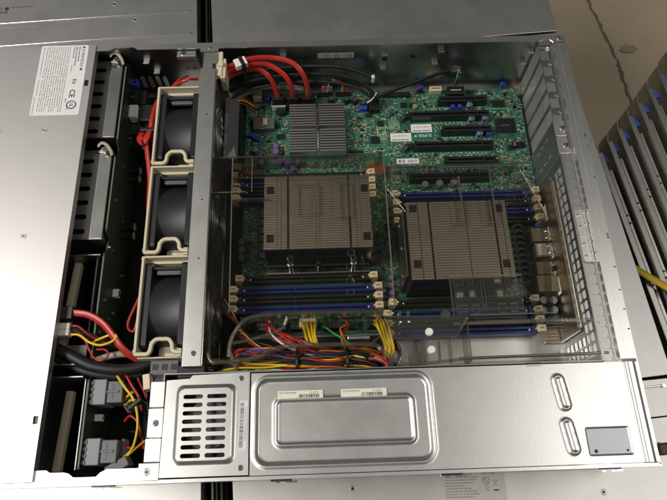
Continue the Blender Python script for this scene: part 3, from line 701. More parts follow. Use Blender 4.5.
def cap(x, y, r=4.0, h=8, top=CAPTOP, side=CAPTOP, mark=None):
    b = MB(); b.cyl((x, y, PZ), r * 1.12, 1, BLACK, n=8); b.cyl((x, y, PZ + 1), r, h, side, n=20, ch=.5, mtop=top)
    if mark:
        b.prism([(x + r * .72 * math.cos(a), y + r * .72 * math.sin(a)) for a in [PI * .55 + k * PI * .9 / 8 for k in range(9)]], PZ + 1 + h, PZ + 1.06 + h, mark)
    occ(x - r, x + r, y - r, y + r); return b.build('capacitor', mbd)
for x, y in ((-91, 401), (-91, 382), (-75, 383), (-84, 362)): cap(x, y, 4.0, 8, CAPTOP, CAPTOP, CYANP)
cap(-187, 394, 3.6, 8, CAPTOP, CAPTOP, CYANP)
for x, y in ((-316, 351), (-316, 344), (-311, 331), (-339, 347), (-303, 329.5), (-291, 330), (-297, 322), (-332, 330)): cap(x, y, 3.4, 9, CAPTOP, PURPLE, PURPLE)
for x, y in ((-197, 191), (-197, 182.5), (-197, 174.5), (-198, 167), (-206, 177)): cap(x, y, 3.0, 8, CAPTOP, PURPLE)
for x, y in ((-252, 415), (-234, 414), (-224, 413), (-215, 408)): cap(x, y, 3.4, 7, CAPTOP, BLACK, INK)
for x, y in ((-351, 236), (-351, 227), (-351, 218), (-214, 233), (-214, 223), (-214, 212)): cap(x, y, 3.8, 7, GREYP, GREYP)
for x, y in ((-44, 161.5), (-34, 161), (-35, 151), (-46, 150.5)): cap(x, y, 4.2, 8, CAPTOP, PURPLE)
for x, y in ((-152, 298), (-136, 299), (-120, 300)): cap(x, y, 4.0, 8, CAPTOP, GREYP)
cap(-154, 403, 3, 5, SMDTAN, SMDTAN)
b = MB(); b.cyl((-310, 402, PZ), 6.2, 7, BLACK, n=24, ch=.8); b.cyl((-310, 402, PZ + 7), 1.0, .1, INK, n=10); b.build('buzzer', mbd); occ(-317, -303, 395, 409)
b = MB(); b.cyl((-22 - 8, 366, PZ), 4, 1, BLACK) if False else None
b.box(-47, -34, 345, 351, PZ, PZ + 5, BLACK, .8); b.box(-46, -44, 346, 350, PZ + 5, PZ + 5.2, mat('pink_mark', (.55, .12, .16), 0, .5)); b.build('battery_header', mbd); occ(-48, -33, 344, 352)
b = MB(); b.cyl((-46, 357, PZ), 3.6, 1.2, GOLD, n=16); b.cyl((-46, 357, PZ + 1.2), 2.4, .8, TIN, n=16); b.build('gold_ring', mbd); occ(-51, -41, 352, 362)
# storage connector
b = MB(); b.box(-342, -330, 375, 392, PZ, PZ + 8, GOLD, .5); b.box(-330, -318, 376, 391, PZ, PZ + 7, GREYP, .5); b.box(-331, -325.5, 380, 389, PZ + 7.8, PZ + 8.6, FOAM, .3); b.build('storage_connector', mbd, label='tan metal storage connector'); occ(-344, -316, 373, 394)
# serial data sockets by the far wall
for x0, x1, base in ((-321, -305, WHITEP), (-304.5, -288.5, BLACK), (-288, -270, BLACK)):
    b = MB(); b.box(x0, x1, 404, 412, PZ, PZ + 10, base, .4); b.box(x0 + 1, x1 - 1, 412.2, 419, PZ, PZ + 13, BLACK, .5); b.box(x0 + .5, x1 - .5, 404.5, 411.5, PZ + 10, PZ + 13, BLACK, .4); b.build('data_socket', mbd); occ(x0, x1, 402, 421)
def header(x0, x1, y0, y1, m=BLACK, pins=GOLD, h=6):
    b = MB(); b.box(x0, x1, y0, y1, PZ, PZ + h * .45, m, .2)
    nx = max(1, int((x1 - x0) / 2.54)); ny = max(1, int((y1 - y0) / 2.54))
    for i in range(nx):
        for j in range(ny): cx = lerp(x0, x1, (i + .5) / nx); cy = lerp(y0, y1, (j + .5) / ny); b.box(cx - .32, cx + .32, cy - .32, cy + .32, PZ, PZ + h, pins)
    occ(x0, x1, y0, y1); return b.build('pin_header', mbd)
header(-268, -250, 422, 427); header(-246, -228, 422, 427); header(-190, -158, 419, 425); header(-150, -142, 424, 428)
b = MB(); b.box(-208, -196, 397, 411, PZ, PZ + 9, BLACK, .6); b.box(-207, -197, 410, 416, PZ + 6, PZ + 14, BLACK, .6); b.build('front_panel_connector', mbd); occ(-210, -194, 395, 417)
b = MB(); b.box(-219, -210, 400, 406, PZ, PZ + 6, BLUEP, .5); b.build('blue_jumper', mbd)
b = MB(); b.box(-209.5, -201, 400, 404, PZ, PZ + 3, BLACK); b.build('jumper_row', mbd)
for x, y, w, h in ((-145, 429, 5, 4), (-47, 431, 5, 5), (-110, 401, 4.5, 4), (-102, 401, 4.5, 4), (-73, 363, 5, 4), (-326, 419, 6, 6), (-345, 369, 5, 5), (-338, 364.5, 5, 5), (-36, 243, 5, 5)):
    b = MB(); b.box(x - w / 2, x + w / 2, y - h / 2, y + h / 2, PZ, PZ + 7, BLUEP, .5); b.box(x - 1, x + 1, y - .5, y + .5, PZ + 7, PZ + 7.1, INK); b.build('blue_jumper', mbd); occ(x - w / 2, x + w / 2, y - h / 2, y + h / 2)
b = MB(); b.box(-135, -121, 422, 428.5, PZ, PZ + 8, LATCH, .6); b.box(-133.5, -122.5, 424, 426.5, PZ + 7.6, PZ + 8.1, SMDTAN); b.build('ivory_header', mbd); occ(-136, -120, 420, 430)
b = MB(); b.box(-116, -96, 413, 424, PZ, PZ + 13, BLACK, .6); b.box(-112, -100, 418, 419, PZ + 13, PZ + 13.1, SILK); b.build('black_header', mbd); occ(-118, -94, 411, 426)
b = MB(); b.box(-343, -333, 417, 427, PZ, PZ + 9, LATCH, .6)
for x in (-341.5, -338.7, -335.9): b.box(x, x + 1.6, 419, 425, PZ + 8.6, PZ + 9.1, TIN)
b.build('ivory_header', mbd); occ(-345, -331, 415, 428)
b = MB(); b.box(-262, -250, 428.6, 431, PZ + 2, PZ + 10, WHITEP, .5); b.build('white_header', mbd)
# stickers on the board
def bsticker(x0, x1, y0, y1, bar=False, top=LABEL):
    b = MB(); b.box(x0, x1, y0, y1, PZ + .02, PZ + .15, LABEL)
    if bar: barcode(b, x0 + 2, x0 + (x1 - x0) * .36, y0 + 1, y1 - 1.2, PZ + .17, INK); barcode(b, x0 + (x1 - x0) * .48, x1 - 1.5, y0 + 1.2, y1 - 1.6, PZ + .17, FADEINK)
    else:
        b.box(x0, x1, (y0 + y1) / 2, y1, PZ + .16, PZ + .18, top); dashes(b, x0 + 3, x1 - 3, (y0 + y1) / 2 + 1.2, PZ + .2, 1.4, FADEINK); dashes(b, x0 + 2, x1 - 2, y0 + 1.4, PZ + .2, 1.6, INK, wmin=3, wmax=7)
    occ(x0 - .5, x1 + .5, y0 - .5, y1 + .5); b.build('board_sticker', mbd)
bsticker(-185, -161, 358.5, 369.5, top=CREAM); bsticker(-160.5, -136.5, 370, 381, top=LABEL); bsticker(-180, -155, 329, 335.5, True)
# maker's name printed on the board, upside down as seen here
b = MB(); b.text('SUPER', 5.4, (-137, 367.5, PZ + .05), SILK, 180, width=16, bold=.1); b.cyl((-156, 365, PZ), 1.8, .1, SILK, n=5)
b.text('MB X9', 3, (-134, 338, PZ + .05), SILK, 180) if False else None
b.build('board_print', mbd); occ(-160, -135, 360, 370)
# copper patches
b = MB(); b.prism([(-216, 315), (-190, 315), (-190, 325), (-196, 330), (-206, 332), (-216, 325)], PZ + .02, PZ + .5, COPPER); b.build('copper_patch', mbd); occ(-217, -189, 320, 339)
b = MB(); b.prism([(-352, 318), (-336, 318), (-336, 330), (-352, 330)], PZ + .02, PZ + .5, COPPER); b.build('copper_patch', mbd); occ(-353, -335, 317, 331)
# chokes on the left of the first processor, coils by the second
for y in (259, 249.5, 240, 230.5, 221, 268):
    b = MB(); b.box(-334, -326, y - 3.6, y + 3.6, PZ, PZ + 6, GREYP, .8); b.build('choke', mbd); occ(-336, -324, y - 4, y + 4)
for y in (246, 239, 232, 225, 218, 211, 204, 197, 190):
    b = MB(); b.sweep([(-63, y - 1, PZ + 4), (-57, y + 1.6, PZ + 6), (-51, y - 1.6, PZ + 4)], [(-1.1, -3), (1.1, -3), (1.1, 1), (-1.1, 1)], GREYP, sub=4); b.build('coil', mbd); occ(-65, -49, y - 3, y + 3)
# rear ports
def port(x0, x1, y0, y1, h, m, lab=None, sticker=False, springs=True):
    b = MB(); b.box(x0, x1, y0, y1, PZ, PZ + h, m, .5)
    if sticker:
        b.box(x0 + 2, x1 - 5.5, y0 + 1.8, y1 - 1.5, PZ + h + .01, PZ + h + .12, LABEL)
        for k in range(5): dashes(b, x0 + 3, x1 - 6.5, y0 + 3 + k * 2.1, PZ + h + .14, 1.0, BLW)
    if springs:
        for y in (y0 + 3, y1 - 4.5): b.tube([(x1 - 4.5, y, PZ + h), (x1 - 2, y + .7, PZ + h + 1.6), (x1 + .5, y + 1.4, PZ + h)], 1.5, CHROME, 6, 4)
        b.box(x1 - 4.6, x1 - .6, y0 + 1.5, y1 - 1.5, PZ + h, PZ + h + .8, TIN, .3)
    occ(x0 - 2, x1 + 3, y0 - 1, y1 + 1); return b.build('rear_port', mbd, label=lab)
port(-46, -28, 224.5, 239.5, 13, PORT); port(-45, -28, 207, 222.5, 13, PORT, 'network port with a white sticker', True)
port(-45, -28, 189, 203, 9, PORT, springs=False); port(-49, -28, 168.5, 186, 15, PORT, springs=False)
b = MB(); b.cyl((-29, 194, PZ), 2.5, 14, BLACK, n=14); b.build('audio_post', mbd)
for y in (192, 195.5, 199): b = MB(); b.box(-40, -31, y, y + 1.4, PZ + 9, PZ + 10, TIN, .3); b.build('port_spring', mbd)
# sockets along the near edge of the board
for x0, x1, m in ((-352, -338, BLACK), (-300, -276, BLACK), (-268, -236, BLACK), (-224, -206, BLACK), (-333, -305, GREYP)):
    b = MB(); b.box(x0, x1, 138, 149, PZ, PZ + 11, m, .6)
    for k in range(int((x1 - x0) / 4.2)):
        for yy in (140.3, 144.6): b.box(x0 + 1 + k * 4.2, x0 + 3.8 + k * 4.2, yy, yy + 2.8, PZ + 10.8, PZ + 11.15, INK)
    b.build('power_socket', mbd); occ(x0, x1, 136, 151)
for x in (-322, -312, -287, -262, -247, -232): cap(x, 153.4, 2.4, 7, CAPTOP, CYANP if x < -300 else GREYP, CYANP if x == -312 else None)
# components scattered over what is left free
def free(x0, x1, y0, y1): return not any(x1 > a and x0 < b2 and y1 > c and y0 < d for a, b2, c, d in OCC)
b = MB(); cnt = 0
heat = [(-302, -236, 336, 403), (-325, -217, 199, 283), (-186, -84, 166, 250)]
for q in heat: occ(*q)
for k in range(16000):
    if cnt > 4200: break
    x = R.uniform(-350, -30); y = R.uniform(139, 427)
    t = R.random()
    if t < .58: w, d, h = R.choice(((1.2, .7, .5), (.7, 1.2, .5), (1.6, .9, .6), (.9, 1.6, .6), (2.0, 1.2, .8)))
    elif t < .64: w, d, h = R.choice(((3, 2.6, 1.2), (2.6, 3.2, 1.4), (4.2, 2.4, 1.8)))
    else: w, d, h = R.choice(((2.2, 1.0, .06), (1.2, .8, .06), (1.0, 1.0, .06), (1.4, .7, .06), (3.5, .35, .06), (.35, 3.5, .06), (5, .4, .06), (1.6, 1.2, .06), (2.4, 1.2, .06)))
    if not free(x - .2, x + w + .2, y - .2, y + d + .2): continue
    cnt += 1
    if t < .58:
        m = R.choice((SMDTAN, CHIP, SMDTAN, CHIP, FOAM)); b.box(x, x + w, y, y + d, PZ, PZ + h, m)
        if w > d: b.box(x - .35, x, y, y + d, PZ, PZ + h * .9, TIN); b.box(x + w, x + w + .35, y, y + d, PZ, PZ + h * .9, TIN)
        else: b.box(x, x + w, y - .35, y, PZ, PZ + h * .9, TIN); b.box(x, x + w, y + d, y + d + .35, PZ, PZ + h * .9, TIN)
    elif t < .64:
        b.box(x, x + w, y, y + d, PZ, PZ + h, R.choice((CHIP, CHIP, GREYP, SMDTAN))); b.box(x - .5, x + w + .5, y + d * .3, y + d * .7, PZ, PZ + .4, TIN)
    else: b.box(x, x + w, y, y + d, PZ + .02, PZ + h, SILK)
for k in range(0, 6):
    y = YP - 20.32 * k - 6.2
    for i in range(18):
        x = -158 + i * 4.7
        if free(x, x + 1, y - .1, y + .9): b.box(x, x + 1.5, y, y + 1.0, PZ + .02, PZ + .08, SILK)
b.build('surface_components', mbd, kind='stuff')
# printed outlines
b = MB()
for x0, x1, y0, y1 in ((-326, -320, 393, 411), (-340, -328, 395, 413), (-200, -190, 361, 381), (-186, -174, 376, 386), (-320, -306, 352, 357), (-222, -213, 372, 383), (-70, -44, 390, 400)):
    if True:
        for a0, a1, c0, c1 in ((x0, x1, y0, y0 + .5), (x0, x1, y1, y1 + .5), (x0, x0 + .5, y0 + .5, y1), (x1, x1 + .5, y0, y1 + .5)): b.box(a0, a1, c0, c1, PZ + .02, PZ + .07, SILK)
b.box(-199.5, -190, 362, 380, PZ + .01, PZ + .05, mat('pale_copper_pour', (.12, .26, .15), 0, .5)); b.box(-185, -175, 377, 385, PZ + .01, PZ + .05, bpy.data.materials['pale_copper_pour'])
b.build('printed_outline', mbd)

# ================================================================== HEATSINKS
def heatsink(name, lab, x0, x1, y0, y1, ztop, n, cols, thick, pads, dots, zb=14):
    t = thing(name, lab, 'heatsink', ((x0 + x1) / 2, (y0 + y1) / 2, PZ))
    b = MB(); b.box(x0 + 4, x1 - 4, y0 + 2, y1 - 2, zb, zb + 5, STEEL, .4); b.build('base_plate', t)
    b = MB(); pitch = (y1 - y0) / n
    for k in range(n):
        y = y0 + k * pitch; jag = R.uniform(-.25, .25)
        b.box(x0 + jag, x1 + jag, y, y + .45, zb + 5, ztop, FIN)
        edges = [x0 + jag] + [lerp(x0, x1, c) for c in cols] + [x1 + jag]
        for i in range(len(edges) - 1):
            g0 = thick[i - 1] / 2 if i > 0 else 0; g1 = thick[i] / 2 if i < len(cols) else 0
            b.box(edges[i] + g0, edges[i + 1] - g1, y, y + pitch * .85, ztop, ztop + .35, FIN)
        for c in dots:
            xx = lerp(x0, x1, c); b.box(xx - .5, xx + .5, y + pitch * .2, y + pitch * .6, ztop + .3, ztop + .9, CHROME)
    b.build('fin_stack', t)
    b = MB(); b.box(x0 + .5, x1 - .5, y0 - .9, y0 - .1, zb + 5, ztop - 1.5, FRONT); b.build('front_plate', t)
    for px, py, w, h in pads:
        b = MB(); b.box(px, px + w, py, py + h, ztop - 3, ztop + .9, BLACK, .3); b.build('corner_notch', t)
    return t
t = heatsink('processor_heatsink', 'tan finned processor heatsink nearer the fans, standing farther from the power supply', -322.5, -218.5, 203, 281, 70, 30, (.225, .80), (2.2, 2.2), ((-320, 262, 7, 8), (-320, 210, 7, 8), (-227, 262, 7, 8), (-227, 210, 7, 8)), (.12, .16, .485, .515, .86, .90))
for x in (-299, -236):
    b = MB(); b.cyl((x, 199.4, PZ + 2), 2.0, 34, CHROME, n=14, ch=.6); b.torus((x, 199.4, 41), 2.8, .6, CHROME, n=16, k=6); b.build('spring_screw', t)
b = MB(); b.box(-318, -222, 192, 203, PZ + 1, PZ + 4, BLACK, .6); b.build('socket_frame', t)
b = MB(); b.box(-325, -219, 197, 199.6, 13, 18, TIN, .8); b.build('hold_down_bar', t)
b = MB(); b.box(-272.6, -268.4, 197.5, 201.6, 19, 42, BLACK, 1); b.box(-272.4, -271, 197, 197.6, 22, 36, WHITEP, .2); b.build('lever_grip', t)
t2 = heatsink('processor_heatsink', 'tan finned processor heatsink nearer the perforated rear panel, below the blue memory slots', -184, -86.5, 168.5, 249, 70, 30, (.115, .225, .585, .87, .95), (.7, 1.9, .7, 1.9, .7), ((-181, 238, 7, 8), (-181, 180, 7, 8), (-97, 236, 7, 8), (-97, 178, 7, 8)), ())
b = MB()
b.prism([(-188, 10), (-186, 10), (-185.2, 60), (-187, 60)], 176, 244, DARKSTEEL, 'y'); b.build('side_plate', t2)
for y in (182, 236): b = MB(); b.torus((-188.6, y, 42), 3.0, .7, GOLD, 'x', 16, 6); b.cyl((-189.4, y, 42), 1.6, 2, CHROME, 'x', 10); b.build('spring_screw', t2)
b = MB(); b.torus((-188.6, 209, 48), 3.2, .5, CHROME, 'x', 18, 6); b.cyl((-189.2, 209, 48), 2.2, .8, GREYP, 'x', 12); b.build('round_stud', t2)
b = MB(); b.box(-182, -90, 160, 168, PZ + 1, PZ + 4, BLACK, .6); b.build('socket_frame', t2)
t3 = thing('chipset_heatsink', 'smaller grey square heatsink with a cross gap below the red data cables', 'heatsink', (-269, 369, PZ))
b = MB(); b.box(-300, -237.5, 338, 402, PZ, PZ + 4, PCHFIN, .4); b.build('base_plate', t3)
b = MB()
for q, (x0, x1, y0, y1) in enumerate(((-300, -270, 371.5, 402), (-266.5, -237.5, 371.5, 402), (-300, -270, 338, 368.5), (-266.5, -237.5, 338, 368.5))):
    n = 9
    for k in range(n): y = y0 + (y1 - y0) * k / n; b.box(x0, x1, y, y + (y1 - y0) / n * .58, PZ + 4, PZ + 17 + R.uniform(-.2, .2), PCHFIN)
b.box(-270, -266.5, 338, 402, PZ + 4, PZ + 8, PCHFIN)
b.build('fin_stack', t3)
b = MB(); b.tube([(-268.3, 345, PZ + 10), (-268.3, 369.5, PZ + 14), (-268.3, 395, PZ + 10)], .9, CHROME, 6, 4); b.cyl((-268.3, 370, PZ + 11), 2.0, 6, INK, n=10); b.build('wire_clip', t3)

# ================================================================== AIR SHROUD
sh = thing('air_shroud', 'clear smoky plastic air shroud standing over both processors', 'air shroud', (-210, 200, 9))
b = MB()
b.plate([[(-372, 140), (-336, 138), (-206, 136), (-203, 170), (-203, 301), (-372, 301)]], 1.2, XY(76), CLEAR); b.build('front_panel', sh)
b = MB(); b.plate([[(-202.6, 136), (-152, 131), (-152, 168), (-84, 168), (-84, 131), (-60, 131), (-50, 228), (-70, 286), (-202.6, 286)]], 1.2, XY(75.4), CLEAR); b.build('rear_panel', sh)
b = MB(); b.box(-372, -203, 301, 302.2, 50, 76.4, CLEAR); b.tube([(-372, 301.6, 76.4), (-203, 301.6, 76.4)], .8, CLEARRIM, 6, 2); b.build('far_wall', sh)
b = MB(); b.box(-202.5, -70, 286, 287.2, 50, 75.8, CLEAR); b.tube([(-202, 286.6, 75.8), (-70, 286.6, 75.8)], .9, CLEARRIM, 6, 2); b.tube([(-203, 286, 76), (-203, 302, 76)], .8, CLEARRIM, 6, 2); b.build('far_wall', sh)
b = MB(); b.sweep([(-70, 286, 66), (-50, 230, 66), (-60, 131, 66)], [(-.6, -9), (.6, -9), (.6, 9), (-.6, 9)], CLEAR, sub=1, smooth=False); b.tube([(-70, 286, 76), (-50, 229, 76)], .7, CLEARRIM, 6, 1); b.build('side_wall', sh)
b = MB(); b.box(-354.6, -353.4, 255, 300, 70, 75.4, CLEARRIM); b.box(-353.4, -318, 254.6, 255.6, 72, 75.4, CLEARRIM); b.box(-372, -354.6, 259, 260, 70, 75.4, CLEAR); b.box(-353.4, -330, 293, 294, 73, 75.4, CLEARRIM)
b.box(-353.4, -203.6, 277, 277.8, 76.6, 77.6, CLEARRIM); b.build('stiffening_rib', sh)
for x0, y0, x1, y1, r in ((-203, 302, -203, 140, .7), (-353.6, 300, -352, 140, .6), (-60, 131, -136, 131, .6), (-84, 168, -150, 168.5, .8), (-70, 284, -148, 284, .5), (-202, 262, -186, 236, .6), (-372, 262, -340, 262, .6), (-334, 301, -334, 262, .5)):
    b = MB(); b.tube([(x0, y0, 77), (x1, y1, 77)], r, CLEARHI, 6, 1); b.build('moulded_edge', sh)  # edge lines kept pale to paint crisp glints
# raised boxes on the front panel over the first heatsink
for x0, x1, y0, y1 in ((-293, -272, 236, 268), (-252, -240, 232, 270)):
    b = MB()
    for a0, a1, c0, c1 in ((x0, x1, y0, y0 + .9), (x0, x1, y1, y1 + .9), (x0, x0 + .9, y0 + .9, y1), (x1, x1 + .9, y0, y1 + .9)): b.box(a0, a1, c0, c1, 76.7, 78.2, CLEARRIM)
    b.build('raised_outline', sh)
# curved front wall with its thick rounded rim
rim = [(-369, 104, 78), (-366, 96.5, 78), (-358, 95.5, 78), (-327, 98, 78), (-316, 104, 78), (-305, 107, 78), (-289, 108, 78), (-228, 107, 78), (-218, 102, 78), (-208, 93, 78), (-196, 87.5, 78), (-140, 92, 77), (-60, 92.5, 77), (-28, 93, 77)]
b = MB(); b.sweep([(x, y, 56) for x, y, z in rim], [(-.6, -22), (.6, -22), (.6, 21), (-.6, 21)], CLEAR, sub=4); b.build('curved_wall', sh)
b = MB(); b.tube(rim[:10], 2.1, CLEARRIM, 8, 5); b.tube(rim[9:11], 2.0, CLEARRIM, 8, 2); b.tube(rim[10:], 1.2, CLEARRIM, 8, 3); b.build('rounded_rim', sh)
b = MB(); b.sweep([(-369, 104, 74), (-369, 118, 73), (-371, 140, 72)], [(-1.4, -1.4), (1.4, -1.4), (1.4, 1.4), (-1.4, 1.4)], CLEARRIM, sub=4); b.build('left_rim', sh)
sc = [(-351, 100, 77), (-350, 113, 77), (-344, 126, 77), (-335, 134, 77), (-320, 137, 77), (-290, 137.5, 77), (-214, 137, 77)]
b = MB(); b.sweep([(x, y, 57) for x, y, z in sc], [(-.6, -20), (.6, -20), (.6, 20), (-.6, 20)], CLEAR, sub=5); b.tube(sc, 2.0, CLEARRIM, 8, 6); b.build('curved_rib', sh)
b = MB(); b.tube([(-348, 112, 77), (-330, 116, 74), (-306, 124, 74), (-300, 135, 76)], 1.5, CLEARRIM, 8, 6); b.build('curved_rib', sh)
for x in (-303, -262, -228): b = MB(); b.box(x, x + 1.4, 109, 137, 66, 75, CLEAR); b.build('cross_rib', sh)
# frosted bracket plate with two bumpers
b = MB(); b.prism([(-213, 132), (-138, 129), (-150, 111), (-198, 110), (-213, 112)], 77.2, 78.6, FROST); b.tube([(-138, 129, 78.4), (-151, 111, 78.4), (-199, 110, 78.4)], .8, CLEARRIM, 6, 1); b.tube([(-213, 132, 78.4), (-138, 129, 78.4)], .8, CLEARRIM, 6, 1); b.build('bracket_plate', sh)
b = MB(); b.plate([[(-190, 89), (-139, 91), (-139, 111), (-190, 109)]], 1.0, XY(66), CLEAR); b.box(-190.8, -189.4, 88, 112, 50, 77, CLEARRIM); b.box(-139.6, -138.2, 90, 129, 50, 77, CLEARRIM); b.box(-156, -155.2, 90, 112, 62, 76, CLEAR)
b.build('bracket_leg', sh)
for x in (-183, -165.4, -178.5): b = MB(); b.box(x - .6, x + .6, 92, 109, 66, 74, CLEARRIM); b.build('bracket_rib', sh)
for x, y in ((-174, 116.5), (-173.4, 100.5)): b = MB(); b.cyl((x, y, 75), 3.6, 5, BUMPER, n=22, ch=.7); b.build('bumper', sh)
for x in (-199, -191.5): b = MB(); b.box(x - 1.4, x + 1.4, 130, 136, 77, 80, CLEARRIM, .5); b.build('snap_tab', sh); b = MB(); b.box(x - .9, x + .9, 125.4, 126.8, 78.6, 79.3, BUMPER); b.build('snap_tip', sh)
b = MB(); b.cyl((-158, 131.5, 77.6), 4.6, 2.6, CLEARRIM, n=20, ch=.6); b.build('snap_tab', sh)
# sunken embossed tray over the rear memory slots
b = MB(); b.plate([[(-150, 130), (-83, 129), (-87, 167), (-150, 167)]], 1.2, XY(72.4), FROST); b.box(-150.6, -149.4, 130, 167, 72, 76, CLEARRIM); b.build('embossed_tray', sh)
k = 0
for x, y, w, h in ((-147, 160, 9, 5.5), (-134, 160.5, 5, 5), (-146.5, 147, 8.5, 7), (-134, 147, 6.5, 8), (-146, 134.5, 9, 6), (-132, 133, 6, 7.5), (-110, 160, 8, 6), (-99, 159, 4, 6), (-109, 146.5, 7.5, 8.5), (-97, 147, 4, 6), (-108, 133, 6.5, 8), (-97, 134, 6, 7), (-122, 140, 3, 22)):
    b = MB()
    for a0, a1, c0, c1 in ((x, x + w, y, y + .8), (x, x + w, y + h, y + h + .8), (x, x + .8, y + .8, y + h), (x + w, x + w + .8, y, y + h + .8)): b.box(a0, a1, c0, c1, 73.1, 74.6, CLEARRIM)
    if k in (3, 8, 6, 2): b.box(x + 1.2, x + w - .6, y + 1.4, y + h - .4, 73.1, 75.6, CLEARHI, 1.2)  # pale fills paint white highlights on some of the marks
    b.build('embossed_mark', sh); k += 1
# guide ribs on the rear panel
for x, y0, y1, m in ((-137, 222, 266, CLEAR), (-130.6, 222, 272, CLEARRIM), (-108, 222, 262, CLEAR), (-99.4, 222, 276, CLEARRIM)):
    b = MB(); b.box(x - .8, x + .8, y0, y1, 76, 79.5, m, .3); b.build('guide_rib', sh)
b = MB(); b.box(-137, -130.6, 221, 222.4, 76, 78, CLEARRIM); b.build('guide_rib', sh)
b = MB(); b.box(-108, -99.4, 221, 222.4, 76, 78, CLEARRIM); b.build('guide_rib', sh)
# dotted grip field near the rear memory slots
b = MB()
for i in range(9):
    for j in range(11): b.cyl((-86 + i * 2.6 + R.uniform(-.5, .5), 240 + j * 3.2 + R.uniform(-.5, .5), 76), .45, .5, FROST, n=6)
b.build('dotted_field', sh)
# moulded recycling sign and letters
b = MB(); T3 = [(-246, 166), (-238, 166), (-242, 173)]
for i in range(3): p, q = T3[i], T3[(i + 1) % 3]; b.tube([(p[0], p[1], 76.8), (q[0], q[1], 76.8)], .22, FROST, 5, 1)
b.torus((-242, 156, 76.8), 3.2, .2, FROST, n=18, k=5); b.torus((-242, 181, 76.8), 3, .2, FROST, n=18, k=5); b.torus((-240, 195, 76.8), 3.4, .2, FROST, n=18, k=5)
b.text('PC', 7, (-223, 170, 76.7), FROST, -90); b.text('>PC<', 5, (-231, 190, 76.7), FROST, -90)
b.build('moulded_sign', sh)
# thin edge that reaches to the rear panel
b = MB(); b.box(-150, -24, 125, 126, 66, 75.4, CLEARRIM); b.tube([(-150, 125.5, 75.8), (-20, 121, 75.8)], .7, CLEARRIM, 6, 1); b.build('rear_edge', sh)
b = MB(); b.tube([(-150, 92.5, 77), (-18, 93.5, 77)], 1.1, DARKSTEEL, 8, 1); b.build('steel_rod', sh)

# ================================================================== CABLES
def sata(name, pts, w, lab, grp, wd, plug=None):
    t = thing(name, lab, 'cable', pts[-1], group=grp)
    b = MB(); b.ribbon(pts, w, 2.4, RED, wd); b.build('cable', t)
    if plug:
        x, y, z = plug; b = MB(); b.box(x - 6.5, x + 6.5, y - 4, y + 3, z - 9, z + 3, BLACK, .6); b.build('plug', t)
    return t
G = 'red data cables at the far wall'
wdz = [(0, .35, 1), (0, .5, 1), (.3, .6, .9), (.6, .5, .6), (.9, .3, .2), (1, .1, 0)]
def data_cable(pts, lab, plugx, plugy):
    t = thing('data_cable', lab, 'cable', (plugx, plugy, PZ + 10), group=G)
    n = 3; b = MB(); b.ribbon(pts, 5.4, 1.9, RED, wdz); b.build('sheath', t)
    b = MB(); b.box(plugx - 6.5, plugx + 6.5, plugy - 3.5, plugy + 3.5, PZ + 12, PZ + 22, BLACK, .6); b.build('plug', t)
    return t
tc1 = data_cable([(-384, 402, 70), (-374, 409, 73), (-358, 416, 76), (-340, 423, 77), (-316, 425, 76), (-295, 420, 74), (-283, 411, 66), (-278.5, 405, 50), (-278.5, 407, 30)], 'uppermost red data cable, arching farthest right to its black plug', -278.5, 408)
data_cable([(-384, 402, 62), (-374, 407, 68), (-350, 417, 71), (-325, 423, 69), (-306, 416, 62), (-297, 409, 50), (-296, 408, 30)], 'red data cable in the middle, under the uppermost one and left of its plug', -296, 408)
data_cable([(-384, 401, 55), (-374, 405, 60), (-352, 416, 65), (-331, 421, 62), (-318, 414, 52), (-313, 408, 30)], 'lowest and shortest red data cable, ending on the white socket', -312.5, 408)
b = MB(); b.T = Matrix.Translation((-352, 417.5, 76)) @ Matrix.Rotation(.42, 4, 'Z'); b.box(-3.5, 2.6, -6, 4.6, -3, 3.6, LABEL, .5); b.box(6.6, 9.6, -6, 4.6, -3, 3.6, LABEL, .5); b.build('cable_label', tc1)
b = MB(); b.T = Matrix.Translation((-352, 417.5, 70)) @ Matrix.Rotation(.42, 4, 'Z'); b.box(2.7, 6.5, -7, 5.6, -14, 10.8, BLACK, .8); b.build('cable_tie', tc1)
def cable(name, pts, r, m, lab, cat='cable', grp=None, n=8):
    b = MB(); b.tube([(p[0] - pts[0][0], p[1] - pts[0][1], p[2] - pts[0][2]) for p in pts], r, m, n, 7); o = b.build(name); o.location = Vector(pts[0]) * S
    return tag(o, lab, cat, grp)
G2 = 'black cables along the far wall'
tb = thing('black_cable', 'long black flat cable along the far wall ending at the near black plug', 'cable', (-201, 404, 18), group=G2)
b = MB(); b.ribbon([(-366, 410, 40), (-345, 415, 48), (-310, 419, 52), (-270, 420, 53), (-238, 419, 50), (-215, 413, 42), (-203, 407, 30), (-202, 405, 22)], 4.5, 3, RUBBER, [(0, .3, 1)] * 5 + [(.5, .5, .5), (1, 0, 0)]); b.build('sheath', tb)
b = MB(); b.tube([(-200, 408, 33), (-205, 404, 27), (-211, 401, 24)], .9, WHT, 6, 5); b.build('white_lead', tb)
tb = thing('black_cable', 'black cable lying highest along the far wall with a white end piece', 'cable', (-204, 423, 40), group=G2)
b = MB(); b.tube([(-366, 420, 44), (-340, 425.5, 52), (-300, 428, 56), (-250, 428, 56), (-222, 425, 50), (-205, 421, 42)], 2.2, RUBBER, 8, 7); b.build('sheath', tb)
b = MB(); b.box(-206, -202.5, 418, 422.5, 38, 47, WHT, .5); b.build('white_end', tb)
cable('black_cable', [(-368, 398, 36), (-350, 409, 40), (-310, 415, 44), (-262, 417, 44), (-226, 412, 40), (-207, 405, 30)], 1.8, RUBBER, 'thin black cable lowest of those along the far wall', 'cable', G2)
tb = thing('black_cable', 'black flat cable rising to the bright bracket above the first expansion slot', 'cable', (-106, 420, 22), group=G2)
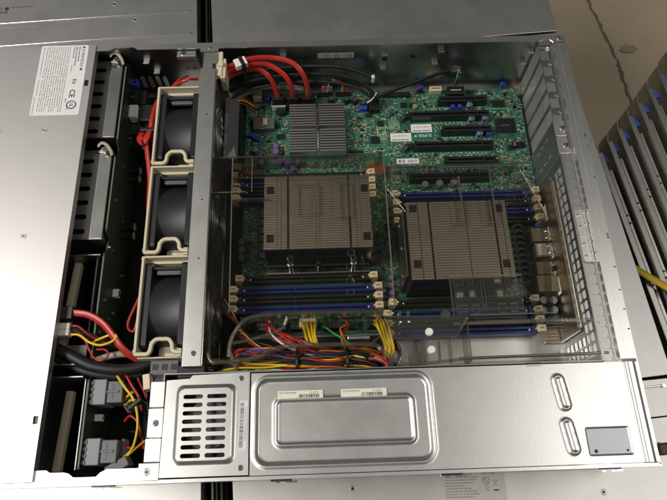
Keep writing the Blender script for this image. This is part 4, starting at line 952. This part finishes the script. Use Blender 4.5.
b = MB(); b.ribbon([(-200, 404, 30), (-178, 410, 36), (-150, 416, 44), (-128, 422, 48), (-113, 424.5, 50)], 4, 2.4, RUBBER, (0, .3, 1)); b.build('sheath', tb)
b = MB(); b.prism([(-117, 421), (-107, 423), (-105, 427), (-112, 430), (-116, 427)], 49, 51, CHROME); b.box(-109, -104.6, 420, 424, 24, 50, CHROME, .4); b.build('end_bracket', tb)
cable('grey_cable', [(-370, 398, 26), (-362, 407, 28), (-350, 414, 30), (-330, 419.5, 32), (-300, 421, 30), (-284, 421, 26)], 3.2, mat('grey_cable_sheath', (.30, .28, .24), 0, .5), 'grey round cable bending along the far wall under the red data cables', 'cable')
# small connectors with coloured leads by the far wall
t = thing('lead_bundle', 'small bundle of coloured leads plugged in behind the chipset heatsink', 'wires', (-250, 426, 14))
for i, (m, dx) in enumerate(((DKRED, 0), (ORG, 4), (WHT, 8), (BLW, 22), (YEL, 25), (DKRED, 28))):
    b = MB(); b.tube([(-264 + dx, 425, 14), (-263 + dx, 426 + i % 2, 20), (-262 + dx * .9, 428, 26), (-270 + dx * .8, 430, 30)], .9, m, 6, 5); b.build('lead', t)
t = thing('lead_bundle', 'thin red and yellow leads coming out of the fan wall near the far wall', 'wires', (-366, 395, 30))
for i, m in enumerate((DKRED, YEL, WBLK, DKRED)):
    b = MB(); b.tube([(-370, 393 - i * 2, 34), (-362, 397 - i * 2, 38), (-352, 402 - i * 2.2, 36), (-340, 403 - i * 2, 22)], .8, m, 6, 5); b.build('lead', t)

# red cables between backplane and fans
G3 = 'red flat cables beside the fans'
off = 0
def redflat(pts, w, lab):
    t = thing('flat_cable', lab, 'cable', pts[0], group=G3); b = MB(); b.ribbon(pts, w, 2.2, RED, [(.8, .2, .3), (.9, 0, .3), (1, .1, .2), (.9, 0, .4)]); b.build('sheath', t); return t
t = redflat([(-447, 385, 36), (-445, 378, 52), (-441, 372, 62), (-442, 350, 66), (-446, 336, 66), (-444, 318, 64), (-440, 290, 60), (-439, 260, 58), (-437, 230, 54), (-436, 200, 50), (-437, 160, 46), (-440, 120, 42)], 5, 'red flat cable that starts at the white socket and runs past all three fans')
b = MB(); b.box(-451, -434, 338, 342.5, 50, 73, BLACK, 1.2); b.build('cable_tie', t)
redflat([(-437.5, 395, 50), (-438, 380, 66), (-440, 360, 70), (-441, 345, 69), (-437, 320, 62), (-436.5, 280, 62), (-436, 240, 56), (-436, 190, 52)], 4.2, 'red flat cable lying closest to the beige fan carriers')
redflat([(-449, 342, 66), (-451, 332, 70), (-447, 325, 71), (-443, 332, 72), (-441, 344, 70)], 7, 'short red cable fold held by the black tie')
redflat([(-412, 424, 50), (-418, 415, 56), (-424, 405, 58), (-430, 398, 54), (-437, 392, 46)], 4, 'red cable curling behind the farthest fan under the bracket')
redflat([(-395, 404, 70), (-405, 402, 72), (-418, 400, 66), (-428, 398, 58)], 3.5, 'red cable end showing above the farthest fan beside the crossbar')
cable('red_loop_wire', [(-435.5, 172, 62), (-440, 158, 62), (-447, 140, 60), (-446, 132, 60), (-441, 131, 60), (-438, 145, 62), (-435.6, 165, 64)], 1.3, DKRED, 'thin red wire loop hanging beside the nearest fan', 'wire')
b = MB(); b.box(-1.2, 1.2, -3, 3, -6, 6, WHT, .5); o = b.build('cap_piece'); o.location = Vector((-435.6, 172, 64)) * S; tag(o, 'tiny white cap on top of the red wire loop', 'wire cap')
t = thing('flat_cable', 'wide red cable arching from under the front cover toward the nearest fan', 'cable', (-491, 144, 74), group='')
b = MB(); b.ribbon([(-500, 145, 74), (-491, 144.5, 76), (-478, 142, 77), (-465, 134.5, 77), (-455.5, 124, 76), (-447, 113, 74), (-438, 105, 69), (-426, 101, 60), (-414, 100, 48)], 6.0, 2.6, RED, [(0, 1, .35), (.2, 1, .4), (.5, .8, .4), (.7, .7, .5), (.6, .7, .6)]); b.build('sheath', t)
b = MB(); b.box(-512, -491.5, 138.5, 150.5, 68, 79, BLACK, .8); b.build('plug', t)
# four-wire plug with black, red and yellow leads
t = thing('drive_power_lead', 'white four-pin plug with looping yellow, red and black wires', 'power lead', (-500, 128, 70))
b = MB(); b.box(-508, -493, 123.5, 135, 69, 78, WHITEP, .6); b.box(-503.5, -503, 123.6, 135.1, 69, 78.2, FADEINK); b.box(-508, -493, 129, 129.4, 78, 78.1, FADEINK); b.build('plug', t)
for pts, m, r in (([(-494, 125, 74), (-484, 124, 76), (-474, 117, 77), (-464, 114, 77), (-454, 117, 77), (-450.5, 121, 77), (-455, 123.5, 76), (-467, 120.5, 73), (-474, 119, 68)], YEL, 1.15), ([(-494, 127.5, 73), (-482, 122, 70), (-476, 112, 70), (-471, 105, 71), (-464, 101.5, 72), (-458, 105.5, 72), (-461, 111, 71), (-470, 112.5, 68)], DKRED, 1.0), ([(-494, 130, 74), (-482, 126, 72), (-470, 119, 68), (-456, 116, 62), (-440, 110, 56)], WBLK, 1.2), ([(-494, 132, 74), (-480, 128, 70), (-466, 122, 64), (-450, 119, 58)], WBLK, 1.2), ([(-494, 133, 74), (-486, 132, 74), (-476, 124, 70), (-462, 118, 66)], DKRED, 1.0)):
    b = MB(); b.tube(pts, r, m, 8, 8); b.build('wire', t)
cable('sleeved_cable', [(-520, 121, 64), (-503, 113, 69), (-488, 105, 70), (-472, 97.5, 69), (-452, 94, 67), (-436, 95.5, 64), (-420, 101, 60), (-405, 100, 52)], 5.0, RUBBER, 'thick black sleeved cable curving below the wide red cable', 'cable', None, 12)
cable('sleeved_cable', [(-520, 112, 58), (-505, 106, 62), (-490, 98, 62), (-470, 92, 60), (-445, 90, 56), (-425, 94, 50)], 4.2, RUBBER, 'second black sleeved cable tucked below the thick one', 'cable', None, 12)
cable('grey_cable', [(-492, 101, 50), (-478, 103, 58), (-462, 107, 62), (-446, 109, 62), (-432, 107, 56)], 3.2, bpy.data.materials['grey_cable_sheath'], 'short grey cable running under the red wire loop', 'cable')
b = MB(); b.box(-418, -394, 86, 98.5, 62, 79, GREYP, .8)
for k in range(3): b.box(-416 + k * 8, -411 + k * 8, 90, 95, 79, 79.2, BLACK)
b.box(-394, -371, 82, 93.5, 60, 80, BLACK, 1.0); o = b.build('plug_block', None, (-400, 90, 60)); tag(o, 'dark grey and black plug block between the nearest fan and the vented cover', 'plug')
b = MB(); b.T = Matrix.Translation((-419.5, 80.5, 0)) @ Matrix.Rotation(.15, 4, 'Z'); b.box(-3, 3, -7, 6, 70, 82, LATCH, .6); o = b.build('ivory_plug', None, (-419.5, 80.5, 70)); tag(o, 'ivory plug standing beside the end of the vented cover', 'plug')
# drive power plugs on the backplane
for y, lab in ((76, 'large grey power plug on the backplane below the black sleeved cable'), (26, 'large grey power plug on the backplane beside the near wall')):
    t = thing('power_plug', lab, 'plug', (-465, y, 30), group='power plugs on the backplane')
    b = MB(); b.box(-473.6, -460, y - 11, y + 11, 36, 62, mat('pale_grey_plastic', (.21, .21, .225), 0, .45, .1, 12) if y == 76 else bpy.data.materials['pale_grey_plastic'], .8)
    for k in range(4): b.box(-474, -471, y - 10 + k * 5.4, y - 7 + k * 5.4, 62, 63, bpy.data.materials['pale_grey_plastic'], .3)
    b.build('socket', t)
    b = MB(); b.box(-459.8, -446, y - 9.5, y + 9.5, 36, 60, GREYP, .8); b.box(-459.8, -449, y - 1, y + 1, 60, 61, GREYP, .3); b.box(-456.5, -454.5, y - 7, y + 7, 60, 60.4, GREYP); b.box(-446, -443, y - 11, y + 11, 38, 50, GREYP, .6); b.build('plug', t)
t = thing('power_cable', 'yellow, red and black wires leading down to the two grey power plugs', 'power cable', (-432, 60, 40))
for pts, m in (([(-455, 96, 62), (-450, 88, 64), (-442, 78, 66), (-434, 68, 66), (-429.5, 55, 66), (-429, 42, 64), (-433, 28, 60), (-444, 20, 50)], YEL), ([(-452, 98, 60), (-444, 90, 62), (-437, 80, 64), (-430, 70, 64), (-427, 58, 62)], DKRED), ([(-448, 96, 58), (-440, 84, 60), (-433, 74, 62), (-427, 66, 60), (-424, 50, 56)], WBLK), ([(-446, 70, 52), (-440, 74, 58), (-435, 75, 60), (-430, 68, 60)], YEL), ([(-447, 66, 48), (-440, 69, 54), (-433, 68, 58)], YEL), ([(-445, 52, 50), (-438, 55, 58), (-431, 50, 60), (-427, 40, 58), (-425, 28, 54)], DKRED), ([(-446, 33, 46), (-438, 29, 52), (-430, 29, 54), (-424, 30, 50)], DKRED), ([(-448, 24, 46), (-440, 22, 54), (-432, 27, 58), (-424, 34, 56)], YEL), ([(-430, 92, 56), (-426, 82, 60), (-424, 70, 60), (-422, 55, 56)], WBLK), ([(-433, 94, 50), (-428, 88, 54), (-423, 84, 56)], YEL), ([(-436, 96, 50), (-430, 90, 52), (-424, 86, 52)], YEL), ([(-442, 44, 40), (-434, 42, 46), (-428, 36, 50), (-422, 22, 50)], WBLK), ([(-440, 98, 54), (-433, 84, 56), (-428, 76, 58), (-424, 66, 58)], DKRED)):
    b = MB(); b.tube(pts, 1.15, m, 8, 7); b.build('wire', t)
b = MB(); b.T = Matrix.Translation((-432, 64, 60)) @ Matrix.Rotation(-.9, 4, 'Z'); b.box(-2.2, 2.2, -7, 7, -8, 9, BLACK, 1.2); b.box(-4, 4, -9, -6, 2, 9, BLACK, 1); b.build('cable_tie', t)
b = MB(); b.T = Matrix.Translation((-444, 15, 50)) @ Matrix.Rotation(.5, 4, 'Z'); b.box(-12, 8, -4.5, 4.5, -6, 8, GREYP, 1); b.build('sleeve_end', t)

# wire looms in front of the memory slots
def wig(p, a): return (p[0] + R.uniform(-a, a), p[1] + R.uniform(-a, a), p[2] + R.uniform(-a, a))
def loom(lab, path, n, mats, spread, r, wires_name='wire', grp=None, wob=1.6):
    t = thing('wire_loom', lab, 'wires', path[-1], group=grp)
    for i in range(n):
        a = 2 * PI * i / n + R.uniform(0, .5); k = spread * math.sqrt(R.uniform(.15, 1)); pts = []
        for j, p in enumerate(path): pts.append(wig((p[0] + k * .25 * math.cos(a + j * .25), p[1] + k * math.cos(a + j * .25), p[2] + k * .7 * math.sin(a + j * .25)), wob))
        b = MB(); b.tube(pts, r * R.uniform(.85, 1.1), mats[i % len(mats)], 7, 6); b.build(wires_name, t)
    return t
main = loom('thick loom of mixed wires lying along the far edge of the long power supply cover', [(-398, 90, 40), (-376, 95, 48), (-350, 96, 53), (-322, 96, 55), (-292, 97, 57), (-264, 98, 57), (-238, 99, 54), (-222, 97, 46), (-214, 92, 32)], 60, (WBLK, YEL, WBLK, DKRED, WBLK, WBLK, ORG, WBLK, DKRED, YEL, WBLK, GRN, VIO, WBLK, WHT, WBLK, ORG, WBLK, BRN), 10.5, .85, wob=2.4)
for x in (-292, -247): b = MB(); b.torus((x, 97, 56), 11, 1.5, BLACK, 'x', 24, 6); b.build('cable_tie', main)
b = MB(); b.sweep([(-352, 108, 66), (-349, 100, 69), (-346, 92, 66), (-344, 86, 58)], [(-1.4, -.5), (1.4, -.5), (1.4, .5), (-1.4, .5)], CLEARTIE, sub=5); b.build('clear_tie', main)
lo = loom('loom of red and white wires slanting down from the near edge of the board', [(-322, 146, 20), (-321, 139, 33), (-314, 127, 46), (-298, 116, 54), (-278, 108, 56), (-258, 104, 54)], 13, (DKRED, DKRED, DKRED, WHT, DKRED, BRN, DKRED), 5.5, 1.1)
for k, (x, lab) in enumerate(((-283, 'bright yellow wires dropping from the middle power socket'), (-213, 'bright yellow wires dropping from the power socket nearer the frosted bracket'))):
    t = thing('yellow_loom', lab, 'wires', (x, 140, 18), group='bundles of yellow power wires')
    for i in range(8):
        dx = (i % 4) * 3.6 - 5.4; row = i // 4
        b = MB(); b.tube([wig((x + dx, 144 - row * 4, 20), .3), wig((x + dx + .6, 142 - row * 4, 30), .4), wig((x + dx * .9 + 1.6, 136 - row * 4, 40), .6), wig((x + dx * .8 + 3.4, 125 - row * 3, 48), .8), wig((x + dx * .6 + 6, 112 - row * 3, 50), 1), wig((x + dx * .5 + 4, 102, 48), 1)], 1.25, YEL, 8, 6); b.build('wire', t)
    b = MB(); b.box(x - 8.5, x + 8.5, 138.6, 147, PZ + 10, PZ + 19, BLACK if k else WHITEP, .7); b.build('plug', t)
loom('two orange and green leads curling between the wire looms', [(-246, 142, 20), (-245, 136, 34), (-251, 128, 45), (-248, 116, 50), (-240, 106, 50)], 3, (ORG, ORG, DKRED), 2.5, 1.0)
cable('green_wire', [(-270, 140, 22), (-265, 134, 36), (-258, 126, 46), (-246, 116, 52), (-236, 106, 52)], 1.0, GRN, 'single green wire crossing behind the yellow wires', 'wire')
loom('short loom of yellow, red and blue leads under the left end of the memory slots', [(-366, 170, 20), (-362, 158, 26), (-356, 148, 30), (-350, 140, 34), (-342, 128, 44), (-330, 116, 50), (-316, 110, 52)], 5, (YEL, BLW, DKRED, ORG, WBLK), 2.8, .9)
loom('loop of red and blue leads lying inside the curved left end of the shroud', [(-352, 104, 50), (-344, 108, 56), (-330, 110, 58), (-314, 108, 58), (-300, 104, 56), (-284, 101, 54)], 6, (DKRED, BLW, DKRED, DKRED, WBLK, ORG), 3.5, 1.1)
loom('loop of brown and black leads beside the frosted bracket', [(-228, 112, 40), (-214, 121, 40), (-203, 117, 44), (-198, 106, 48), (-200, 96, 46), (-206, 90, 40)], 4, (BRN, WBLK, WHT, WBLK), 2.2, 1.1)
loom('coil of orange and red wires at the right end of the thick loom', [(-240, 96, 52), (-226, 101, 54), (-214, 98, 56), (-210, 91, 56), (-218, 88, 54), (-232, 90, 52)], 6, (DKRED, ORG, DKRED, VIO, ORG, GRN), 2.6, 1.15)
loom('green and yellow wires in front of the left end of the thick loom', [(-378, 88, 44), (-362, 90, 58), (-344, 90, 62), (-322, 92, 62), (-300, 91, 60), (-280, 90, 56)], 7, (YEL, GRN, YEL, WHT, GRN, YEL, WBLK), 4, 1.2)
b = MB(); b.box(-246, -226, 116, 119, 60, 62, TIN, .5); o = b.build('steel_strip', None, (-236, 117, 60)); tag(o, 'short bright metal strip above the right yellow wires', 'metal strip')

# ================================================================== THE SERVERS UNDERNEATH
def lower_server(loc, rot, x0, x1, y0, y1, lab, seams=(), screws=(), extra=None, grp='closed servers in the layer underneath'):
    t = thing('closed_server', lab, 'server', (loc[0], loc[1], -91), rot, grp); t['_o'] = (0, 0, 0); t.location = Vector((loc[0], loc[1], -91)) * S
    b = MB(); b.box(x0 + 1, x1 - 1, y0 + 1, y1 - 1, 0, 84, DARKSTEEL, .8); b.build('body', t)
    b = MB(); b.box(x0, x1, y0, y1, 84.2, 87.2, UNDER, .5)
    for s0, s1, y, h in seams: b.sweep([(s0, y, 87.2), (s1, y, 87.2)], [(-.9, 0), (-.4, .75), (.2, .8), (.9, 0)], CHROME if h else UNDER, sub=1); b.cyl((s1, y, 87.2), 1.2, .3, INK, n=8)
    ld = b.build('lid', t)
    for x, y in screws:
        b = MB(); b.torus((x, y, 87.2), 2.6, .35, UNDER); b.cyl((x, y, 87.2), 1.4, .3, BLACK, n=12); b.build('rivet', ld)
    if extra: extra(t, ld)
    return t
lower_server((41, 525), .075, -438, 0, 0, 437, 'closed server with a plain dark lid behind the far wall, at the back right')
def sr2x(t, ld):
    b = MB(); b.box(-470, -40, 60, 400, 87.25, 87.5, UNDER); b.build('cover_sheet', ld)
lower_server((79.5, 86.5), .088, -438, 0, 0, 437, 'closed server directly underneath, its lid edge showing behind the perforated rear panel')
def sr3x(t, ld):
    b = MB(); z = 87.3
    b.T = Matrix.Translation((-245, -62.5, 0)) @ Matrix.Rotation(-.07, 4, 'Z')
    b.box(0, 58.5, -60, 2, z - .05, z + .1, OLDLABEL); z += .12
    for k in range(10):
        y = -2.6 - k * 2.45
        dashes(b, 2, R.uniform(24, 34) if k != 5 else 20, y, z, 1.3, FADEINK)
    b.torus((39.5, -1.8, z), 2.7, .35, FADEINK, n=18, k=5); b.torus((47.5, -2.2, z), 2.4, .35, FADEINK, n=18, k=5); b.box(45, 50, -4.6, -3.8, z, z + .05, FADEINK)
    b.torus((40.8, -10.5, z), 3.0, .35, FADEINK, n=20, k=5); b.prism([(38.8, -9.2), (39.3, -8.7), (42.8, -11.8), (42.3, -12.3)], z, z + .05, FADEINK)
    b.prism([(47, -10.5), (47.5, -10.5), (51.4, -15.5), (50.9, -15.5)], z, z + .05, FADEINK); b.prism([(51, -10.5), (51.5, -10.5), (47.6, -15.5), (47.1, -15.5)], z, z + .05, FADEINK); b.box(47, 51.5, -10.6, -10.1, z, z + .05, FADEINK); b.box(47, 52, -19.6, -18.4, z, z + .05, INK)
    for i in range(4):
        for w in ((0, .7), (1.1, 1.9), (2.6, 3.4)): b.box(39.5 + w[0], 39.5 + w[1], -15.5 - i * 1.3, -14.8 - i * 1.3, z, z + .05, FADEINK)
    b.build('regulatory_sticker', ld, label='grey sticker with rows of print and warning signs')
    b = MB(); b.box(-34, -14, -8, -6.6, 87.2, 90, STEEL, .4); b.cyl((-13, -7.3, 87.2), 1.6, 3, CHROME, n=12); b.build('hook', ld)
    b = MB(); b.box(-40, 0, -37, -35.4, 87.2, 87.6, INK); b.build('seam', ld)
    b = MB(); b.box(-36, -10, -71, -60, 84, 91, MAROON, 1.5); b.box(-36, -34, -70, -59, 90, 90.6, BLACK); b.build('release_latch', t, label='maroon release latch')
lower_server((79.5, 83.5), .07, -441, 0, -437, 0, 'closed server below the power supply edge with a grey sticker and a maroon latch', (), ((-98, -97), (-330, -70)), sr3x)
def sl2x(t, ld):
    b = MB(); z = 87.35; b.T = Matrix.Translation((-205, 152, 0)) @ Matrix.Rotation(PI, 4, 'Z')
    b.box(-4, 54, 0, 40, z - .15, z, UNDER); 
    b.text('CE', 5, (44, 6, z), INK, 0, width=7); b.cyl((39, 8, z), 2.8, .06, INK, n=18); dashes(b, 6, 33, 6, z, 1.5, INK, wmin=3, wmax=9); b.torus((47, 14, z), 2, .5, INK, n=14, k=5); b.torus((40, 14, z), 2, .5, INK, n=14, k=5); dashes(b, 8, 18, 15, z, 1.5, FADEINK)
    b.build('printed_marks', ld)
lower_server((-413, 452), .062, -480, 0, 0, 437, 'closed server behind the front cover, its lid crossed by two bright ridges', ((-470, -7, 83, 1), (-470, -9.5, 119.5, 1)), ((-107, 140), (-79, 111)), sl2x)
lower_server((-389, 60), .05, -480, 0, -437, 0, 'closed server with a bright lid below the near left corner of the case', (), ())
t = thing('slide_rail', 'dark slide rail lying in the gap between the closed servers', 'slide rail', (-393, 300, -91), .057); t['_o'] = (0, 0, 0)
for x, w, h, m in ((-6, 2, 60, RAILSTEEL), (-3, 2, 52, mat('olive_steel', (.20, .19, .11), 1, .4, .1, 4)), (2, 2.4, 56, DARKSTEEL), (-4, 9, 30, BLACK)):
    b = MB(); b.box(x, x + w, -420, 400, 0, h, m, .4); b.build('channel', t)

# rack rails on the right, a strap across them
def slide_rail(tip, lab, L=620, rot=0.12):
    t = thing('rack_rail', lab, 'rack rail', (tip[0], tip[1], -90), rot, 'steel rack rails lying side by side'); t['_o'] = (0, 0, 0)
    b = MB(); b.box(-8.2, -6.9, -L, 0, 0, 50, RAILSTEEL, .3); b.box(-8.2, -1.5, -L, 0, 48.6, 50, RAILSTEEL, .4); b.box(-8.2, -1.5, -L, 0, 0, 1.4, RAILSTEEL, .4); b.build('outer_channel', t)
    b = MB(); b.box(-5.2, -4.0, -L, -14, 4, 47, DARKSTEEL, .3); b.box(-4, -1.6, -L, -12, 44, 45.2, CHROME, .4); b.box(-1.2, 1.2, -L, -12, 43.4, 44.4, DARKSTEEL, .3); b.box(.2, 1.4, -L, -12, 30, 45, RAILSTEEL, .3); b.build('middle_channel', t)
    b = MB(); b.box(2.6, 4.0, -L, -22, 6, 43, RAILSTEEL, .3); b.box(2.6, 6.8, -L, -22, 41.6, 43, RAILSTEEL, .3); b.build('inner_channel', t)
    b = MB(); b.prism([(-6.6, -2), (1.8, -4), (4.2, -14), (-4.6, -16)], 42, 49.4, BLUEP); b.build('end_stop', t, label='blue plastic end stop')
    b = MB(); b.prism([(-8.2, 0), (-6.8, 0), (-3.5, 11), (-5.0, 11.6)], 24, 50, RAILSTEEL); b.build('end_hook', t)
    for yy in (-82, -92, -170, -178):
        b = MB(); b.cyl((-1.4, yy, 45), 1.7, 2.6, CHROME, n=12, ch=.5); b.build('rail_stud', t); b = MB(); b.cyl((4.6, yy - 3, 43), 1.5, 2.4, CHROME, n=12, ch=.5); b.build('rail_stud', t)
    return t
rail = slide_rail((83, 366), 'steel rack rail with a blue end stop, closest to the rear panel')
tips = [(99, 382), (115, 400), (132, 418), (149, 438), (167, 460), (187, 484), (207, 510), (227, 534), (247, 558)]
words = ['second', 'third', 'fourth', 'fifth', 'sixth', 'seventh', 'eighth', 'ninth', 'tenth']
for (x, y), w in zip(tips[:8], words): dup(rail, (x - 83, y - 366, 0), f'steel rack rail with a blue end stop, {w} counted outward from the rear panel')
b = MB(); b.sweep([(-20, 20, 0), (20, -11, .6), (70, -48, 0), (120, -90, -2), (140, -106, -30)], [(-4.2, -.5), (4.2, -.5), (4.2, .5), (-4.2, .5)], STRAP, sub=5); o = b.build('strap'); o.location = Vector((88, 203, -34)) * S; tag(o, 'yellow strap slung across the rack rails', 'strap')
# table under everything
t = thing('work_table', 'dark table carrying the servers and the rack rails', 'table', (-300, 200, -800))
b = MB(); b.prism([(-900, -500), (420, -500), (420, 285), (20, 285), (20, 985), (-900, 985)], -120, -91.2, TABLE); b.build('tabletop', t)
for x, y in ((-860, -460), (380, -460), (380, 245), (-20, 940), (-860, 940)): b = MB(); b.box(x - 25, x + 25, y - 25, y + 25, -798, -120.5, DARKSTEEL, 3); b.build('leg', t)

# floor
b = MB(); b.add([(-6000, -6000, -800), (6000, -6000, -800), (6000, 9000, -800), (-6000, 9000, -800)], [(0, 1, 2, 3)], CONC); o = b.build('floor'); o['kind'] = 'structure'
rc = random.Random(5); pts = []
A = [(545, 1420), (568, 1290), (596, 1150), (603, 1080), (607, 960), (630, 800), (660, 560)]
for (x, y), (x2, y2) in zip(A, A[1:]):
    for k in range(8): pts.append((lerp(x, x2, k / 8) + rc.uniform(-3, 3), lerp(y, y2, k / 8)))
vs = []
for i, (x, y) in enumerate(pts): w = rc.uniform(1.4, 4.6) * (1.0 if y > 950 else .45); vs += [(x - w, y, -796), (x + w, y, -796)]
b = MB(); b.add(vs, [(2 * i, 2 * i + 1, 2 * i + 3, 2 * i + 2) for i in range(len(pts) - 1)], CRACK)
for cx, cy, rx in ((640, 1165, 30), (628, 1150, 18)):
    b.add([(cx + rx * rc.uniform(.6, 1.1) * math.cos(2 * PI * k / 14), cy + rx * .55 * rc.uniform(.6, 1.1) * math.sin(2 * PI * k / 14), -796 - .0) for k in range(14)], [tuple(range(14))], mat('floor_stain', (.36, .29, .20), 0, .8)) if cx == 640 else None
o = b.build('floor_crack'); o['kind'] = 'structure'

# ================================================================== light, world, camera
def area(name, loc, target, sx, sy, power, col=(1, .965, .91)):
    l = bpy.data.lights.new(name, 'AREA'); l.shape = 'RECTANGLE'; l.size = sx * S; l.size_y = sy * S; l.energy = power; l.color = col
    o = bpy.data.objects.new(name, l); COL.objects.link(o); o.location = Vector(loc) * S
    o.rotation_euler = (Vector(target) - Vector(loc)).to_track_quat('-Z', 'Y').to_euler()
    return o
area('ceiling_lamp', (-1620, -30, 1900), (-350, 150, 0), 1300, 460, 4000)
area('ceiling_lamp', (1150, 60, 2300), (-50, 150, 0), 1300, 400, 1350)
area('ceiling_lamp', (-1900, 1700, 2600), (-300, 300, 0), 1300, 300, 150)  # weak extra lamp, added to lift the far lids a little
w = bpy.data.worlds.new('World'); bpy.context.scene.world = w; w.use_nodes = True
w.node_tree.nodes['Background'].inputs['Color'].default_value = (.9, .92, .85, 1); w.node_tree.nodes['Background'].inputs['Strength'].default_value = .06
cam = bpy.data.cameras.new('camera'); co = bpy.data.objects.new('camera', cam); COL.objects.link(co)
co.location = Vector((-265.65, -14.95, 597.23)) * S; co.rotation_euler = (0.388883, -0.004712, -0.032433)
cam.sensor_width = 36; cam.lens = 600 / 667 * 36; cam.clip_start = .05; cam.clip_end = 500
sc_ = bpy.context.scene; sc_.camera = co
sc_.view_settings.view_transform = 'Standard'; sc_.view_settings.look = 'None'; sc_.view_settings.exposure = .15; sc_.view_settings.gamma = 1
sc_.cycles.transparent_max_bounces = 24; sc_.cycles.max_bounces = 8
for o in bpy.data.objects:
    if '_o' in o: del o['_o']
    if o.get('group') == '': del o['group']
